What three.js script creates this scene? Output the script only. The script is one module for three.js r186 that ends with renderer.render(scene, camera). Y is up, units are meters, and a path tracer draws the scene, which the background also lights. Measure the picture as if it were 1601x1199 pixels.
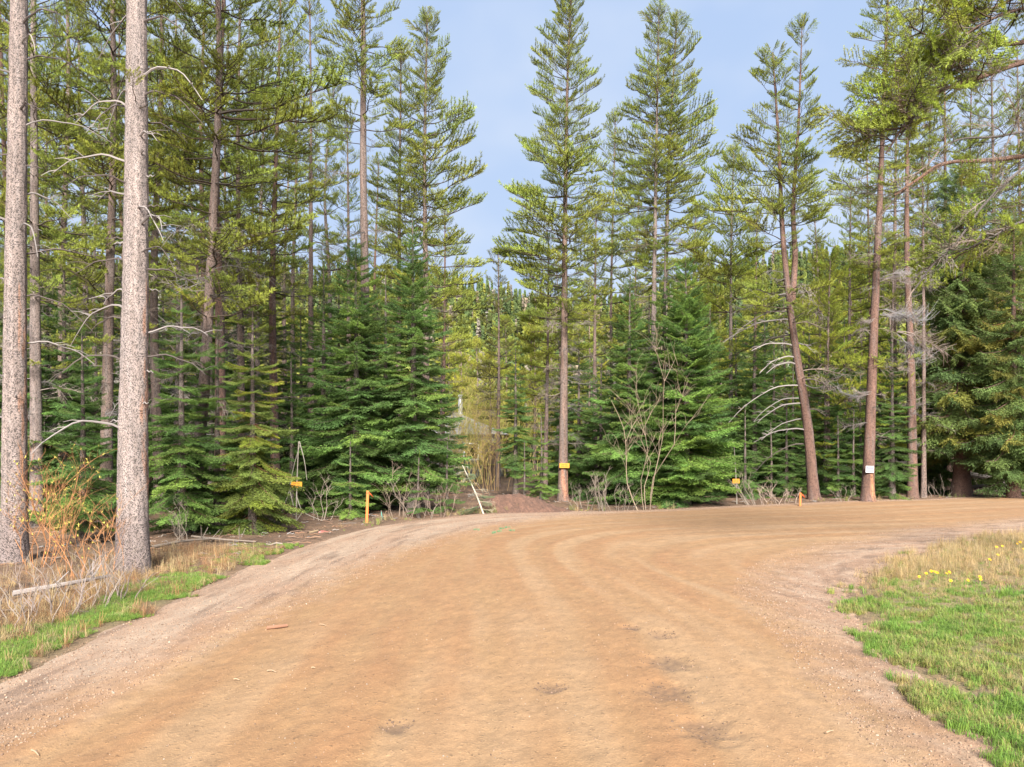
import * as THREE from 'three';
import { mergeGeometries } from 'three/addons/utils/BufferGeometryUtils.js';
import { createNoise2D, createNoise3D } from 'simplex-noise';

// ---------------------------------------------------------------- camera, sky, sun, exposure
const scene = new THREE.Scene();
const F = 1143, CX = 800.5, HY = 700, EYE = 1.7;           // focal length and horizon in photograph pixels, eye height in metres
const camera = new THREE.PerspectiveCamera(2 * Math.atan(599.5 / F) * 180 / Math.PI, 1601 / 1199, 0.1, 3000);
camera.position.set(0, EYE, 0);
camera.lookAt(0, EYE, -10);
camera.setViewOffset(1601, 1199, 0, -(HY - 599.5), 1601, 1199);
const renderer = new THREE.WebGLRenderer({ antialias: true });
renderer.toneMapping = THREE.LinearToneMapping;
renderer.toneMappingExposure = 4.45;
renderer.shadowMap.enabled = true;

function rng(seed) { let s = seed | 0; return () => { s = (s + 0x6d2b79f5) | 0; let t = Math.imul(s ^ (s >>> 15), 1 | s); t = (t + Math.imul(t ^ (t >>> 7), 61 | t)) ^ t; return ((t ^ (t >>> 14)) >>> 0) / 4294967296; }; }
const n2 = createNoise2D(rng(11)), n3 = createNoise3D(rng(12)), n2b = createNoise2D(rng(13));
const fbm = (x, y, o = 4) => { let a = 0, w = 0.5, f = 1; for (let i = 0; i < o; i++) { a += w * n2(x * f, y * f); w *= 0.5; f *= 2.03; } return a; };
const clamp = (x, a = 0, b = 1) => Math.min(b, Math.max(a, x)), lerp = (a, b, t) => a + (b - a) * t;
const smooth = (a, b, x) => { const t = clamp((x - a) / (b - a)); return t * t * (3 - 2 * t); };

const SKY = 0.232;                                           // strength of the sky
{
  const W = 1024, H = 512, data = new Float32Array(W * H * 4);
  for (let j = 0; j < H; j++) for (let i = 0; i < W; i++) {
    const el = (j + 0.5) / H * Math.PI - Math.PI / 2, az = (i + 0.5) / W * 2 * Math.PI, e = Math.max(0, Math.sin(el));
    const x = Math.cos(az) * Math.cos(el), z = Math.sin(az) * Math.cos(el);
    let c = [lerp(0.70, 0.385, Math.pow(e, 0.5)), lerp(0.83, 0.545, Math.pow(e, 0.5)), lerp(1.02, 0.86, Math.pow(e, 0.5))];
    const k = clamp(0.18 + 0.55 * fbm(x * 2.2 / (e + 0.35) + 5, z * 2.2 / (e + 0.35) + 2, 5)) * (el > 0 ? 1 : 0);   // thin high cloud
    c = c.map((v, q) => lerp(v, [0.82, 0.88, 0.98][q], k * 0.75));
    const o = (j * W + i) * 4;
    for (let q = 0; q < 3; q++) data[o + q] = c[q] * SKY;
    data[o + 3] = 1;
  }
  const t = new THREE.DataTexture(data, W, H, THREE.RGBAFormat, THREE.FloatType);
  t.mapping = THREE.EquirectangularReflectionMapping; t.magFilter = t.minFilter = THREE.LinearFilter; t.needsUpdate = true;
  scene.background = t; scene.environment = t;
}
const sun = new THREE.DirectionalLight(new THREE.Color(1, 0.95, 0.87), 3.7);
sun.position.set(6, 45, 50); sun.target.position.set(0, 0, -18);
sun.castShadow = true; sun.shadow.radius = 45; sun.shadow.mapSize.set(4096, 4096);
Object.assign(sun.shadow.camera, { left: -60, right: 60, top: 60, bottom: -60, near: 1, far: 260 });
scene.add(sun, sun.target);

// ---------------------------------------------------------------- helpers
const V = (x, y, z) => new THREE.Vector3(x, y, z);
const worldX = (px, d) => (px - CX) * d / F, worldY = (py, d) => EYE + (HY - py) * d / F;
const groundD = (py) => EYE * F / (py - HY);
const taken = {};
const numbered = (n) => { taken[n] = (taken[n] ?? -1) + 1; return taken[n] ? n + '_' + String(taken[n]).padStart(3, '0') : n; };
function thing(name, label, category, pos, group) {
  const o = new THREE.Group(); o.name = numbered(name); o.position.copy(pos); scene.add(o);
  o.userData = { label, category }; if (group) o.userData.group = group;
  return o;
}
function put(parent, name, geo, mat, extra) {
  const m = new THREE.Mesh(geo, mat); m.name = parent === scene ? numbered(name) : name; m.castShadow = m.receiveShadow = true; parent.add(m);
  if (extra) m.userData = extra;
  return m;
}
function scatter(parent, name, geo, mat, list, extra) {        // list of [Matrix4, Color]
  const m = new THREE.InstancedMesh(geo, mat, list.length); m.name = parent === scene ? numbered(name) : name;
  list.forEach(([mx, c], i) => { m.setMatrixAt(i, mx); if (c) m.setColorAt(i, c); });
  m.castShadow = m.receiveShadow = true; m.userData = { kind: 'stuff', ...extra }; parent.add(m);
  return m;
}
class G {                                                     // collects triangles with vertex colours
  constructor() { this.p = []; this.c = []; }
  tri(a, b, c, col) { this.p.push(a.x, a.y, a.z, b.x, b.y, b.z, c.x, c.y, c.z); for (let i = 0; i < 3; i++) this.c.push(col[0], col[1], col[2]); }
  tube(pts, r0, r1, sides, col, power = 1) {
    let prev = null, n = pts.length;
    const up = V(0.13, 1, 0.21).normalize();
    for (let i = 0; i < n; i++) {
      const t = pts[Math.min(i + 1, n - 1)].clone().sub(pts[Math.max(i - 1, 0)]).normalize();
      let a = t.clone().cross(Math.abs(t.dot(up)) > 0.95 ? V(1, 0, 0) : up).normalize(), b = t.clone().cross(a);
      const r = lerp(r0, r1, Math.pow(i / (n - 1), power)), ring = [];
      for (let k = 0; k < sides; k++) { const w = k / sides * 2 * Math.PI; ring.push(pts[i].clone().addScaledVector(a, Math.cos(w) * r).addScaledVector(b, Math.sin(w) * r)); }
      if (prev) for (let k = 0; k < sides; k++) { const q = (k + 1) % sides; this.tri(prev[k], ring[k], ring[q], col); this.tri(prev[k], ring[q], prev[q], col); }
      prev = ring;
    }
    for (let k = 1; k + 1 < sides; k++) this.tri(prev[0], prev[k], prev[k + 1], col);
    return this;
  }
  // needles standing out round a twig
  brush(p, dir, len, count, blade, width, col, R, flat = 0, angle = 0.9, vary = 0.25) {
    const d = dir.clone().normalize(), a = d.clone().cross(Math.abs(d.y) > 0.95 ? V(1, 0, 0) : V(0, 1, 0)).normalize(), b = a.clone().cross(d);
    for (let i = 0; i < count; i++) {
      const s = (i + R()) / count, w = R() * 2 * Math.PI, fl = 1 - flat;
      const out = a.clone().multiplyScalar(Math.cos(w)).addScaledVector(b, Math.sin(w) * fl + flat * 0.25).normalize();
      const an = angle * (1 - 0.55 * s * s) * (0.8 + 0.4 * R()), o = p.clone().addScaledVector(d, s * len);
      const q = d.clone().multiplyScalar(Math.cos(an)).addScaledVector(out, Math.sin(an)), bl = blade * (0.7 + 0.5 * R());
      const side = q.clone().cross(V(R() - 0.5, R() - 0.5, R() - 0.5)).normalize().multiplyScalar(width * 0.5);
      const k = 1 - vary + 2 * vary * R(), cc = [col[0] * k, col[1] * k, col[2] * k];
      this.tri(o.clone().add(side), o.clone().sub(side), o.clone().addScaledVector(q, bl), cc);
    }
    return this;
  }
  build() {
    const g = new THREE.BufferGeometry();
    g.setAttribute('position', new THREE.Float32BufferAttribute(this.p, 3)); g.setAttribute('color', new THREE.Float32BufferAttribute(this.c, 3));
    return g;
  }
}
const curve = (pts, n) => new THREE.CatmullRomCurve3(pts).getPoints(n);
const color = (r, g, b) => new THREE.Color().setRGB(r, g, b);
const tex = (w, h, f, srgb = false) => {                      // tiling texture from f(u, v) -> [r, g, b] in 0..1
  const data = new Uint8Array(w * h * 4);
  for (let j = 0; j < h; j++) for (let i = 0; i < w; i++) { const c = f(i / w, j / h), o = (j * w + i) * 4; for (let q = 0; q < 3; q++) data[o + q] = clamp(c[q]) * 255; data[o + 3] = 255; }
  const t = new THREE.DataTexture(data, w, h); t.wrapS = t.wrapT = THREE.RepeatWrapping; t.magFilter = THREE.LinearFilter; t.minFilter = THREE.LinearMipmapLinearFilter; t.generateMipmaps = true; t.needsUpdate = true;
  return t;
};
const tileNoise = (u, v, fx, fy, s) => {                      // seamless noise on a torus
  const a = u * 2 * Math.PI, b = v * 2 * Math.PI, rx = fx / 6.283, ry = fy / 6.283;
  return n4(Math.cos(a) * rx + s, Math.sin(a) * rx, Math.cos(b) * ry, Math.sin(b) * ry + s);
};
import { createNoise4D } from 'simplex-noise';
const n4 = createNoise4D(rng(14));

// worley cells for bark flakes and gravel grain: returns [distance to edge, random of the cell], seamless
function cells(nx, ny, seed) {
  const R = rng(seed), pts = []; for (let i = 0; i < nx * ny; i++) pts.push([R(), R(), R(), R()]);
  return (u, v) => {
    const x = u * nx, y = v * ny, ix = Math.floor(x), iy = Math.floor(y); let d1 = 9, d2 = 9, id = null;
    for (let a = -1; a <= 1; a++) for (let b = -1; b <= 1; b++) {
      const p = pts[((iy + b + ny) % ny) * nx + (ix + a + nx) % nx], dx = ix + a + p[0] - x, dy = iy + b + p[1] - y, d = Math.sqrt(dx * dx + dy * dy);
      if (d < d1) { d2 = d1; d1 = d; id = p; } else if (d < d2) d2 = d;
    }
    return [d2 - d1, id[2], id[3]];
  };
}

// ---------------------------------------------------------------- materials
const std = (o) => new THREE.MeshStandardMaterial({ roughness: 0.95, vertexColors: true, ...o });
const needleMat = new THREE.MeshPhysicalMaterial({ vertexColors: true, roughness: 0.85, transmission: 0.35, thickness: 0, side: THREE.DoubleSide, specularIntensity: 0.3 });
const woodMat = std({ roughness: 0.95 });
const barkCells = cells(17, 30, 21), barkFine = cells(44, 70, 22);
const barkMap = tex(512, 768, (u, v) => {
  const du = u + 0.012 * tileNoise(u, v, 14, 10, 3), dv = v + 0.012 * tileNoise(u, v, 14, 10, 7);
  const [e, r] = barkCells((du % 1 + 1) % 1, (dv % 1 + 1) % 1), [e2, r2] = barkFine((du % 1 + 1) % 1, (dv % 1 + 1) % 1);
  const gap = smooth(0.02, 0.2, e), k = (0.62 + 0.38 * r) * (0.55 + 0.45 * gap) * (r2 < 0.34 ? 0.22 + 0.3 * r2 : 0.74 + 0.4 * r2) * (0.75 + 0.25 * smooth(0, 0.25, e2));
  const w = 0.5 + 0.5 * tileNoise(u, v, 7, 5, 11), m = clamp(k * 1.45 + 0.02);
  return [m, m * lerp(0.95, 1.0, w), m * lerp(0.9, 1.0, w)];
});
const barkBump = tex(512, 768, (u, v) => {
  const du = u + 0.012 * tileNoise(u, v, 14, 10, 3), dv = v + 0.012 * tileNoise(u, v, 14, 10, 7);
  const [e, r] = barkCells((du % 1 + 1) % 1, (dv % 1 + 1) % 1), [e2, r2] = barkFine((du % 1 + 1) % 1, (dv % 1 + 1) % 1);
  const h = 0.55 * smooth(0.0, 0.2, e) * (0.6 + 0.4 * r) + 0.3 * smooth(0, 0.25, e2) * r2; return [h, h, h];
});
const barkMat = std({ map: barkMap, bumpMap: barkBump, bumpScale: 0.012, roughness: 0.92 });
const grainA = cells(90, 90, 31), grainB = cells(210, 210, 32);
const dirtMap = tex(1024, 1024, (u, v) => {
  const [e, r, q] = grainB(u, v), [e1, r1] = grainA(u, v);
  const f = 0.80 + 0.09 * tileNoise(u, v, 9, 9, 1) + 0.06 * tileNoise(u, v, 40, 40, 2) + 0.22 * (r - 0.5) * smooth(0.0, 0.3, e) + (r1 > 0.93 ? 0.16 * smooth(0.05, 0.35, e1) * (q > 0.5 ? 1 : -1.4) : 0);
  return [f, f * (0.985 + 0.03 * (q - 0.5)), f * (0.97 + 0.06 * (q - 0.5))];
});
const dirtBump = tex(1024, 1024, (u, v) => {
  const [e, r] = grainB(u, v), [e1, r1] = grainA(u, v);
  const f = 0.35 + 0.25 * r * smooth(0, 0.35, e) + (r1 > 0.8 ? 0.5 * (r1 - 0.8) * 3 * smooth(0.02, 0.3, e1) : 0) + 0.12 * tileNoise(u, v, 16, 16, 5); return [f, f, f];
});
const gravelMap = tex(1024, 1024, (u, v) => {
  const [e, r, q] = grainA(u, v), [e2, r2] = grainB(u, v);
  const f = (0.55 + 0.45 * r) * (0.7 + 0.3 * smooth(0.02, 0.25, e)) * (0.82 + 0.25 * r2) + 0.06 * tileNoise(u, v, 12, 12, 4);
  return [f, f * (0.96 + 0.06 * q), f * (0.92 + 0.12 * q)];
});
const litterMap = tex(1024, 1024, (u, v) => {
  const [e, r, q] = grainA(u, v), s = tileNoise(u, v, 120, 26, 6), s2 = tileNoise(u, v, 24, 130, 8);
  const f = 0.62 + 0.2 * (r - 0.5) + 0.22 * s + 0.2 * s2 + 0.12 * tileNoise(u, v, 10, 10, 9);
  return [f, f * (0.94 + 0.1 * q), f * (0.88 + 0.14 * q)];
});
const tileTo = (t, s) => { const c = t.clone(); c.repeat.set(1 / s, 1 / s); c.needsUpdate = true; return c; };
const roadMat = std({ map: tileTo(dirtMap, 2.3), bumpMap: tileTo(dirtBump, 2.3), bumpScale: 0.007, roughness: 1 });
const groundMat = std({ map: tileTo(litterMap, 1.9), bumpMap: tileTo(litterMap, 1.9), bumpScale: 0.03, roughness: 1 });
const bankMat = std({ map: tileTo(litterMap, 1.3), bumpMap: tileTo(litterMap, 1.3), bumpScale: 0.02, roughness: 1 });
const gravelMat = std({ map: tileTo(gravelMap, 1.1), bumpMap: tileTo(gravelMap, 1.1), bumpScale: 0.012, roughness: 1 });

// ---------------------------------------------------------------- ground, road, verges, hill
const OUT = [[-3.7, 8], [-3.72, 0], [-3.7, -4], [-3.7, -7.5], [-3.65, -11.2], [-2.8, -15.9], [-1, -18.3], [1.7, -19.5], [5.4, -20.6], [9.2, -22], [13, -23.5], [17.9, -25.7], [30, -31.5], [60, -46]];
const INN = [[2.5, 8], [2.6, 0], [2.75, -3.9], [3.2, -6.2], [3.6, -7.8], [4.3, -9.0], [5.4, -10.4], [7.2, -12.2], [9.6, -14.2], [13, -16.4], [17, -18.6], [22, -21.2], [33, -27], [63, -41.5]];
const VT0 = [0.1, 0.11, 0.12, 0.17, 0.22, 0.26, 0.22, 0.13, 0.07, 0.05, 0.05, 0.05, 0.05, 0.05], VT1 = [0.94, 0.94, 0.93, 0.92, 0.90, 0.90, 0.89, 0.86, 0.84, 0.83, 0.82, 0.82, 0.82, 0.82];
const crv = (l) => new THREE.CatmullRomCurve3(l.map(([x, z]) => V(x, 0, z)));
const cOut = crv(OUT), cInn = crv(INN);
const along = (l, t) => { const s = clamp(t) * (l.length - 1), i = Math.min(Math.floor(s), l.length - 2); return lerp(l[i], l[i + 1], s - i); };
function H(x, z) {                                             // height of the land
  const d = Math.hypot(x, z), far = smooth(3.9, 9, -x + Math.max(0, -z - 13) * 0.0) * smooth(2, -4, z);
  let h = 0.10 * n2(x * 0.13 + 3, z * 0.13) * smooth(6, 18, d) * smooth(14, 30, -z + Math.max(0, -x - 3) * 2);
  h += 0.22 * far * smooth(0, 3, -x - 4.2) * (0.6 + 0.4 * n2(x * 0.3, z * 0.3));
  h += 0.25 * smooth(3.2, 8, x - 0.0) * smooth(-14, -8, z - (x - 9) * -0.5);          // low bank inside the bend
  return h;
}
const lateral = [];                                             // sampled centre of the strip, to know what is road
for (let i = 0; i <= 260; i++) { const t = i / 260; lateral.push([cOut.getPoint(t), cInn.getPoint(t), t]); }
function roadV(x, z) {                                          // 0..1 across the road, else outside
  let best = null, bd = 1e9;
  for (const [a, b, t] of lateral) {
    const ex = b.x - a.x, ez = b.z - a.z, l2 = ex * ex + ez * ez, v = ((x - a.x) * ex + (z - a.z) * ez) / l2, px = a.x + ex * v, pz = a.z + ez * v, d = (px - x) ** 2 + (pz - z) ** 2;
    if (d < bd && v > -1.2 && v < 2.2) { bd = d; best = [v, t, Math.sqrt(l2)]; }
  }
  return best ?? [9, 0, 1];
}
function grid(nu, nv, f) {                                      // f(i, j) -> {p, c, uv}
  const p = [], c = [], uv = [], ix = [];
  for (let j = 0; j <= nv; j++) for (let i = 0; i <= nu; i++) { const r = f(i / nu, j / nv); p.push(...r.p); c.push(...r.c); uv.push(r.p[0], r.p[2]); }
  for (let j = 0; j < nv; j++) for (let i = 0; i < nu; i++) { const a = j * (nu + 1) + i, b = a + 1, d = a + nu + 1, e = d + 1; ix.push(a, b, e, a, e, d); }
  const g = new THREE.BufferGeometry();
  g.setAttribute('position', new THREE.Float32BufferAttribute(p, 3)); g.setAttribute('color', new THREE.Float32BufferAttribute(c, 3)); g.setAttribute('uv', new THREE.Float32BufferAttribute(uv, 2));
  g.setIndex(ix); g.computeVertexNormals();
  return g;
}
const mix3 = (a, b, t) => [lerp(a[0], b[0], t), lerp(a[1], b[1], t), lerp(a[2], b[2], t)], mul3 = (a, k) => [a[0] * k, a[1] * k, a[2] * k];
// the rows of the strips lie closer together near the eye
const rowsT = (() => { const out = []; let t = 0; while (t < 1) { out.push(t); const a = cOut.getPoint(t), b = cInn.getPoint(t), d = Math.max(2.2, -(a.z + b.z) / 2, Math.hypot((a.x + b.x) / 2, (a.z + b.z) / 2)); const q = cOut.getPoint(Math.min(1, t + 0.001)).distanceTo(a) / 2 + cInn.getPoint(Math.min(1, t + 0.001)).distanceTo(b) / 2; t += 0.001 * clamp(0.0085 * d + (a.z > -1 ? 0.2 : 0), 0.02, 1) / q; } out.push(1); return out; })();
const TAN = [0.295, 0.172, 0.079], TAN2 = [0.25, 0.128, 0.056], PALE = [0.34, 0.25, 0.18], PINK = [0.27, 0.165, 0.105], BROWN = [0.14, 0.085, 0.056], GRIT = [0.11, 0.066, 0.044];
const holes = [[1045, 1045, 0.2], [1035, 1000, 0.13], [1042, 1092, 0.2], [1104, 1152, 0.2], [860, 1088, 0.11], [985, 990, 0.09], [620, 1150, 0.1]].map(([px, py, r]) => [worldX(px, groundD(py)), -groundD(py), r]);
function roadAt(v, t) {
  const a = cOut.getPoint(t), b = cInn.getPoint(t), x = lerp(a.x, b.x, v), z = lerp(a.z, b.z, v), w = a.distanceTo(b);
  return [x, z, w];
}
const arc = []; { let s = 0, prev = null; for (const t of rowsT) { const [x, z] = roadAt(0.5, t); if (prev) s += Math.hypot(x - prev[0], z - prev[1]); prev = [x, z]; arc.push(s); } }
function roadLook(v, t, s, x, z, w) {
  const m = v * w, t0 = along(VT0, t) * w + 0.22 * fbm(s * 0.5, 7) + 0.12 * fbm(s * 2, m * 2), t1 = along(VT1, t) * w + 0.28 * fbm(s * 0.45, 17) + 0.14 * fbm(s * 2.2, m * 2 + 9);
  // ruts and bands drawn out along the way the cars go
  const streak = fbm(m * 1.5 + 0.5 * fbm(s * 0.12, 2), s * 0.13, 4), fineS = fbm(m * 9, s * 0.45 + 4, 3), patch = fbm(x * 0.8 + 3, z * 0.8, 4), speck = n2b(x * 14, z * 14);
  let c = mix3(TAN, TAN2, clamp(0.45 + 0.6 * streak + 0.22 * fineS + 0.35 * patch));
  c = mix3(c, [0.32, 0.203, 0.108], smooth(-0.15, 0.5, fbm(m * 1.1 + 8, s * 0.07 + 3, 2) + 0.3 * patch) * 0.75);        // paler packed tracks
  const pale = smooth(0.45, -0.45, m - t0 + 0.25 * fbm(x * 3, z * 3, 3)), pk = smooth(-0.6, 0.6, m - t1 + 0.3 * fbm(x * 3, z * 3, 3));
  let sh = mix3(PALE, PINK, clamp(0.42 + 0.9 * fbm(m * 1.6, s * 0.22 + 9, 4) + 0.3 * patch));
  sh = mix3(sh, BROWN, smooth(0.1, 0.55, fbm(m * 3 + 4, s * 0.5, 4)) * 0.7);
  let sh2 = mix3(PINK, PALE, clamp(0.3 + 0.9 * fbm(m * 2.1 + 30, s * 0.35, 4) + 0.3 * speck));
  sh2 = mix3(sh2, BROWN, smooth(0.05, 0.5, fbm(m * 2.4 + 14, s * 0.8, 4)) * 0.75);
  c = mix3(c, sh, pale); c = mix3(c, sh2, pk);
  let dip = 0;
  for (const [hx, hz, r] of holes) { const d = Math.hypot(x - hx, (z - hz) * 0.8) / r + 0.5 * fbm(x * 6, z * 6); if (d < 1.4) { dip = Math.max(dip, smooth(1.3, 0.3, d)); c = mix3(c, GRIT, smooth(1.2, 0.2, d) * (0.25 + 0.45 * clamp(0.5 + 0.8 * n2(x * 40, z * 40)))); } }
  c = mul3(c, 1 + 0.10 * speck + 0.09 * n2(x * 31, z * 31) + 0.10 * streak);
  const y = H(x, z) + 0.014 * streak + 0.004 * patch + 0.003 * fineS - 0.025 * dip + 0.05 * Math.sin(Math.PI * clamp(v)) + 0.05 * pale * smooth(0.6, 0, Math.abs(m - t0 + 0.15)) * 0.5 + 0.003 * n2(x * 5, z * 5);
  return [c, y];
}
const NC = 210;
{
  const g = grid(NC, rowsT.length - 1, (u, j) => {
    const k = Math.round(j * (rowsT.length - 1)), t = rowsT[k], s = arc[k];
    let v = u; const [, , w] = roadAt(v, t);
    v += ((u < 0.5 ? -1 : 1) * smooth(0.15, 0, Math.min(u, 1 - u)) * (0.14 * fbm(s * 0.9, u < 0.5 ? 3 : 77) + 0.07)) / w;   // ragged edge
    const [x, z] = roadAt(v, t), [c, y] = roadLook(v, t, s, x, z, w), edge = smooth(0.012, 0, Math.min(u, 1 - u));
    return { p: [x, y + 0.02 - 0.09 * edge, z], c };
  });
  const m = put(scene, 'dirt_road', g, roadMat); m.userData.kind = 'structure';
}
const nearRoad = (x, z) => { const [v, t, w] = roadV(x, z); return v < 0 ? -v * w : v > 1 ? (v - 1) * w : -Math.min(v, 1 - v) * w; };
const roadY = (x, z) => { const [v, t, w] = roadV(x, z); if (v < 0 || v > 1) return H(x, z); let k = 0; while (k < rowsT.length - 1 && rowsT[k] < t) k++; return roadLook(v, t, arc[k], x, z, w)[1] + 0.02; };
const LITTER = [0.155, 0.085, 0.05], LITTER2 = [0.24, 0.145, 0.085], SOIL = [0.09, 0.055, 0.035], MOSS = [0.07, 0.10, 0.025], STRAW = [0.33, 0.24, 0.12];
const litterAt = (x, z) => { let c = mix3(LITTER, LITTER2, clamp(0.5 + 0.9 * fbm(x * 0.7, z * 0.7, 4))); c = mix3(c, SOIL, smooth(0.05, 0.5, fbm(x * 0.4 + 9, z * 0.4, 4)) * 0.7); return mul3(c, 1 + 0.2 * n2(x * 6, z * 6)); };
{ // verge along the forest side
  const nu = 90, g = grid(nu, rowsT.length - 1, (u, j) => {
    const k = Math.round(j * (rowsT.length - 1)), t = rowsT[k], s = arc[k], a = cOut.getPoint(t), b = cInn.getPoint(t), w = a.distanceTo(b), dx = (a.x - b.x) / w, dz = (a.z - b.z) / w;
    const m = -0.35 + u * 4.2, x = a.x + dx * m, z = a.z + dz * m;
    let c = litterAt(x, z);
    const near = smooth(1.5, 0.2, m + 0.7 * fbm(x * 0.6, z * 0.6 + 5)), green = smooth(-11.5, -7, z) * near;
    c = mix3(c, mix3([0.16, 0.17, 0.05], STRAW, clamp(0.5 + 0.8 * fbm(x * 1.3, z * 1.3))), green * 0.8);
    c = mix3(c, PINK, smooth(0.5, -0.1, m + 0.3 * fbm(x * 1.5, z * 1.5)) * 0.7);
    const edge = smooth(0.06, 0, Math.min(u, 1 - u));
    return { p: [x, H(x, z) + 0.012 + 0.035 * smooth(0, 0.6, m) * (1 + fbm(x * 2, z * 2)) - 0.1 * edge, z], c };
  });
  put(scene, 'verge', g, bankMat).userData.kind = 'structure';
}
const inner = (m, t) => { const a = cOut.getPoint(t), b = cInn.getPoint(t), w = a.distanceTo(b); return [b.x + (b.x - a.x) / w * m, b.z + (b.z - a.z) / w * m]; };
{ // grassy bank inside the bend
  const nu = 110, g = grid(nu, rowsT.length - 1, (u, j) => {
    const k = Math.round(j * (rowsT.length - 1)), t = rowsT[k], m = -0.4 + u * u * 9 + u * 1, [x, z] = inner(m, t);
    let c = mix3([0.15, 0.15, 0.05], STRAW, clamp(0.42 + 0.8 * fbm(x * 0.8, z * 0.8) + 0.5 * smooth(-7, -10, z)));
    c = mix3(c, [0.27, 0.19, 0.14], smooth(0.1, 0.4, fbm(x * 1.1 + 20, z * 1.1, 4)) * 0.9);
    c = mix3(c, PINK, smooth(0.5, -0.1, m + 0.4 * fbm(x * 1.7, z * 1.7)) * 0.8);
    const edge = smooth(0.04, 0, Math.min(u, 1 - u));
    return { p: [x, H(x, z) + 0.01 + 0.03 * smooth(0, 0.6, m) * (1 + fbm(x * 2, z * 2)) - 0.1 * edge, z], c };
  });
  put(scene, 'grass_bank', g, bankMat).userData.kind = 'structure';
}
{ // the land out to the horizon
  const K = 7.5, f = (u, R) => R * Math.sinh(K * u) / Math.sinh(K);
  const g = grid(300, 300, (i, j) => { const x = f(i * 2 - 1, 900), z = f(j * 2 - 1, 900) - 12; const c = mix3(litterAt(x, z), [0.17, 0.15, 0.05], smooth(34, 60, -z) * 0.7); return { p: [x, H(x, z) - 0.045, z], c }; });
  put(scene, 'ground', g, groundMat).userData.kind = 'structure';
}
const hillY = (x, z) => { const r = smooth(-75, -330, z); return r * (56 + 26 * smooth(20, 190, x) + 10 * n2(x * 0.006, 3) + 20 * smooth(-40, -200, x)) + 1.2 * n2(x * 0.03, z * 0.03) * r - 0.6; };
{
  const g = grid(120, 60, (i, j) => { const x = lerp(-420, 420, i), z = lerp(-75, -360, j); return { p: [x, hillY(x, z), z], c: mul3([0.13, 0.13, 0.05], 1 + 0.4 * fbm(x * 0.02, z * 0.02)) }; });
  put(scene, 'hill', g, groundMat).userData.kind = 'structure';
}

// ---------------------------------------------------------------- foliage pieces shared by the trees
const GREY = [0.21, 0.18, 0.165], WHITE = [1, 1, 1];
const rot = (v, ax, a) => v.clone().applyAxisAngle(ax, a);
function pineBranch(seed, full) {                              // about 1.5 m long, grows along +x; needles are white and tinted for each copy
  const R = rng(seed), g = new G(), L = 1.5, wig = (R() - 0.5) * 0.5;
  const at = (s) => V(L * s, 0.05 * s + 0.13 * s * s * s + 0.02 * Math.sin(s * 9 + seed), 0.16 * Math.sin(s * 3.1) * wig + 0.03 * Math.sin(s * 11 + seed));
  const W = [0.34, 0.22, 1.0], main = []; for (let i = 0; i <= 9; i++) main.push(at(i / 9));
  g.tube(main, 0.019, 0.004, 4, W);
  const n = full ? 16 : 12;
  for (let i = 0; i < n; i++) {
    const s = lerp(full ? 0.36 : 0.5, 0.97, (i + R() * 0.6) / n), p = at(s), dir = at(Math.min(1, s + 0.02)).sub(at(s - 0.02)).normalize(), side = i % 2 ? 1 : -1;
    const d = dir.clone().multiplyScalar(0.75).add(V(0, 0.12 + 0.3 * R(), side * (0.7 + 0.4 * R()))).normalize(), len = (0.42 + 0.25 * R()) * (1.1 - 0.75 * s) + 0.06;
    const q = p.clone().addScaledVector(d, len * 0.5), e = p.clone().addScaledVector(d, len).add(V(0, 0.07, 0));
    g.tube([p, q, e], 0.008, 0.003, 3, W);
    const nb = 2 + Math.round(len * 5);
    for (let b = 0; b < nb; b++) {
      const f = nb === 1 ? 1 : b / (nb - 1), o = p.clone().lerp(e, 0.3 + 0.7 * f), bd = b === nb - 1 ? d.clone().add(V(0, 0.5, 0)) : d.clone().add(V((R() - 0.3) * 0.9, 0.3 + R() * 0.9, (R() - 0.5) * 1.8)).normalize();
      const k = 0.65 + 0.6 * R();
      g.brush(o, bd, 0.06 + 0.07 * R(), 21, 0.066, 0.0135, [k, k, k], R, 0, 1.1, 0.35);
    }
  }
  for (let b = 0; b < 4; b++) g.brush(at(0.86 + 0.045 * b), V(1, 0.5 + 0.4 * R(), (R() - 0.5)), 0.10, 22, 0.075, 0.015, WHITE, R, 0, 1.1, 0.3);
  return g.build();
}
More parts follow.
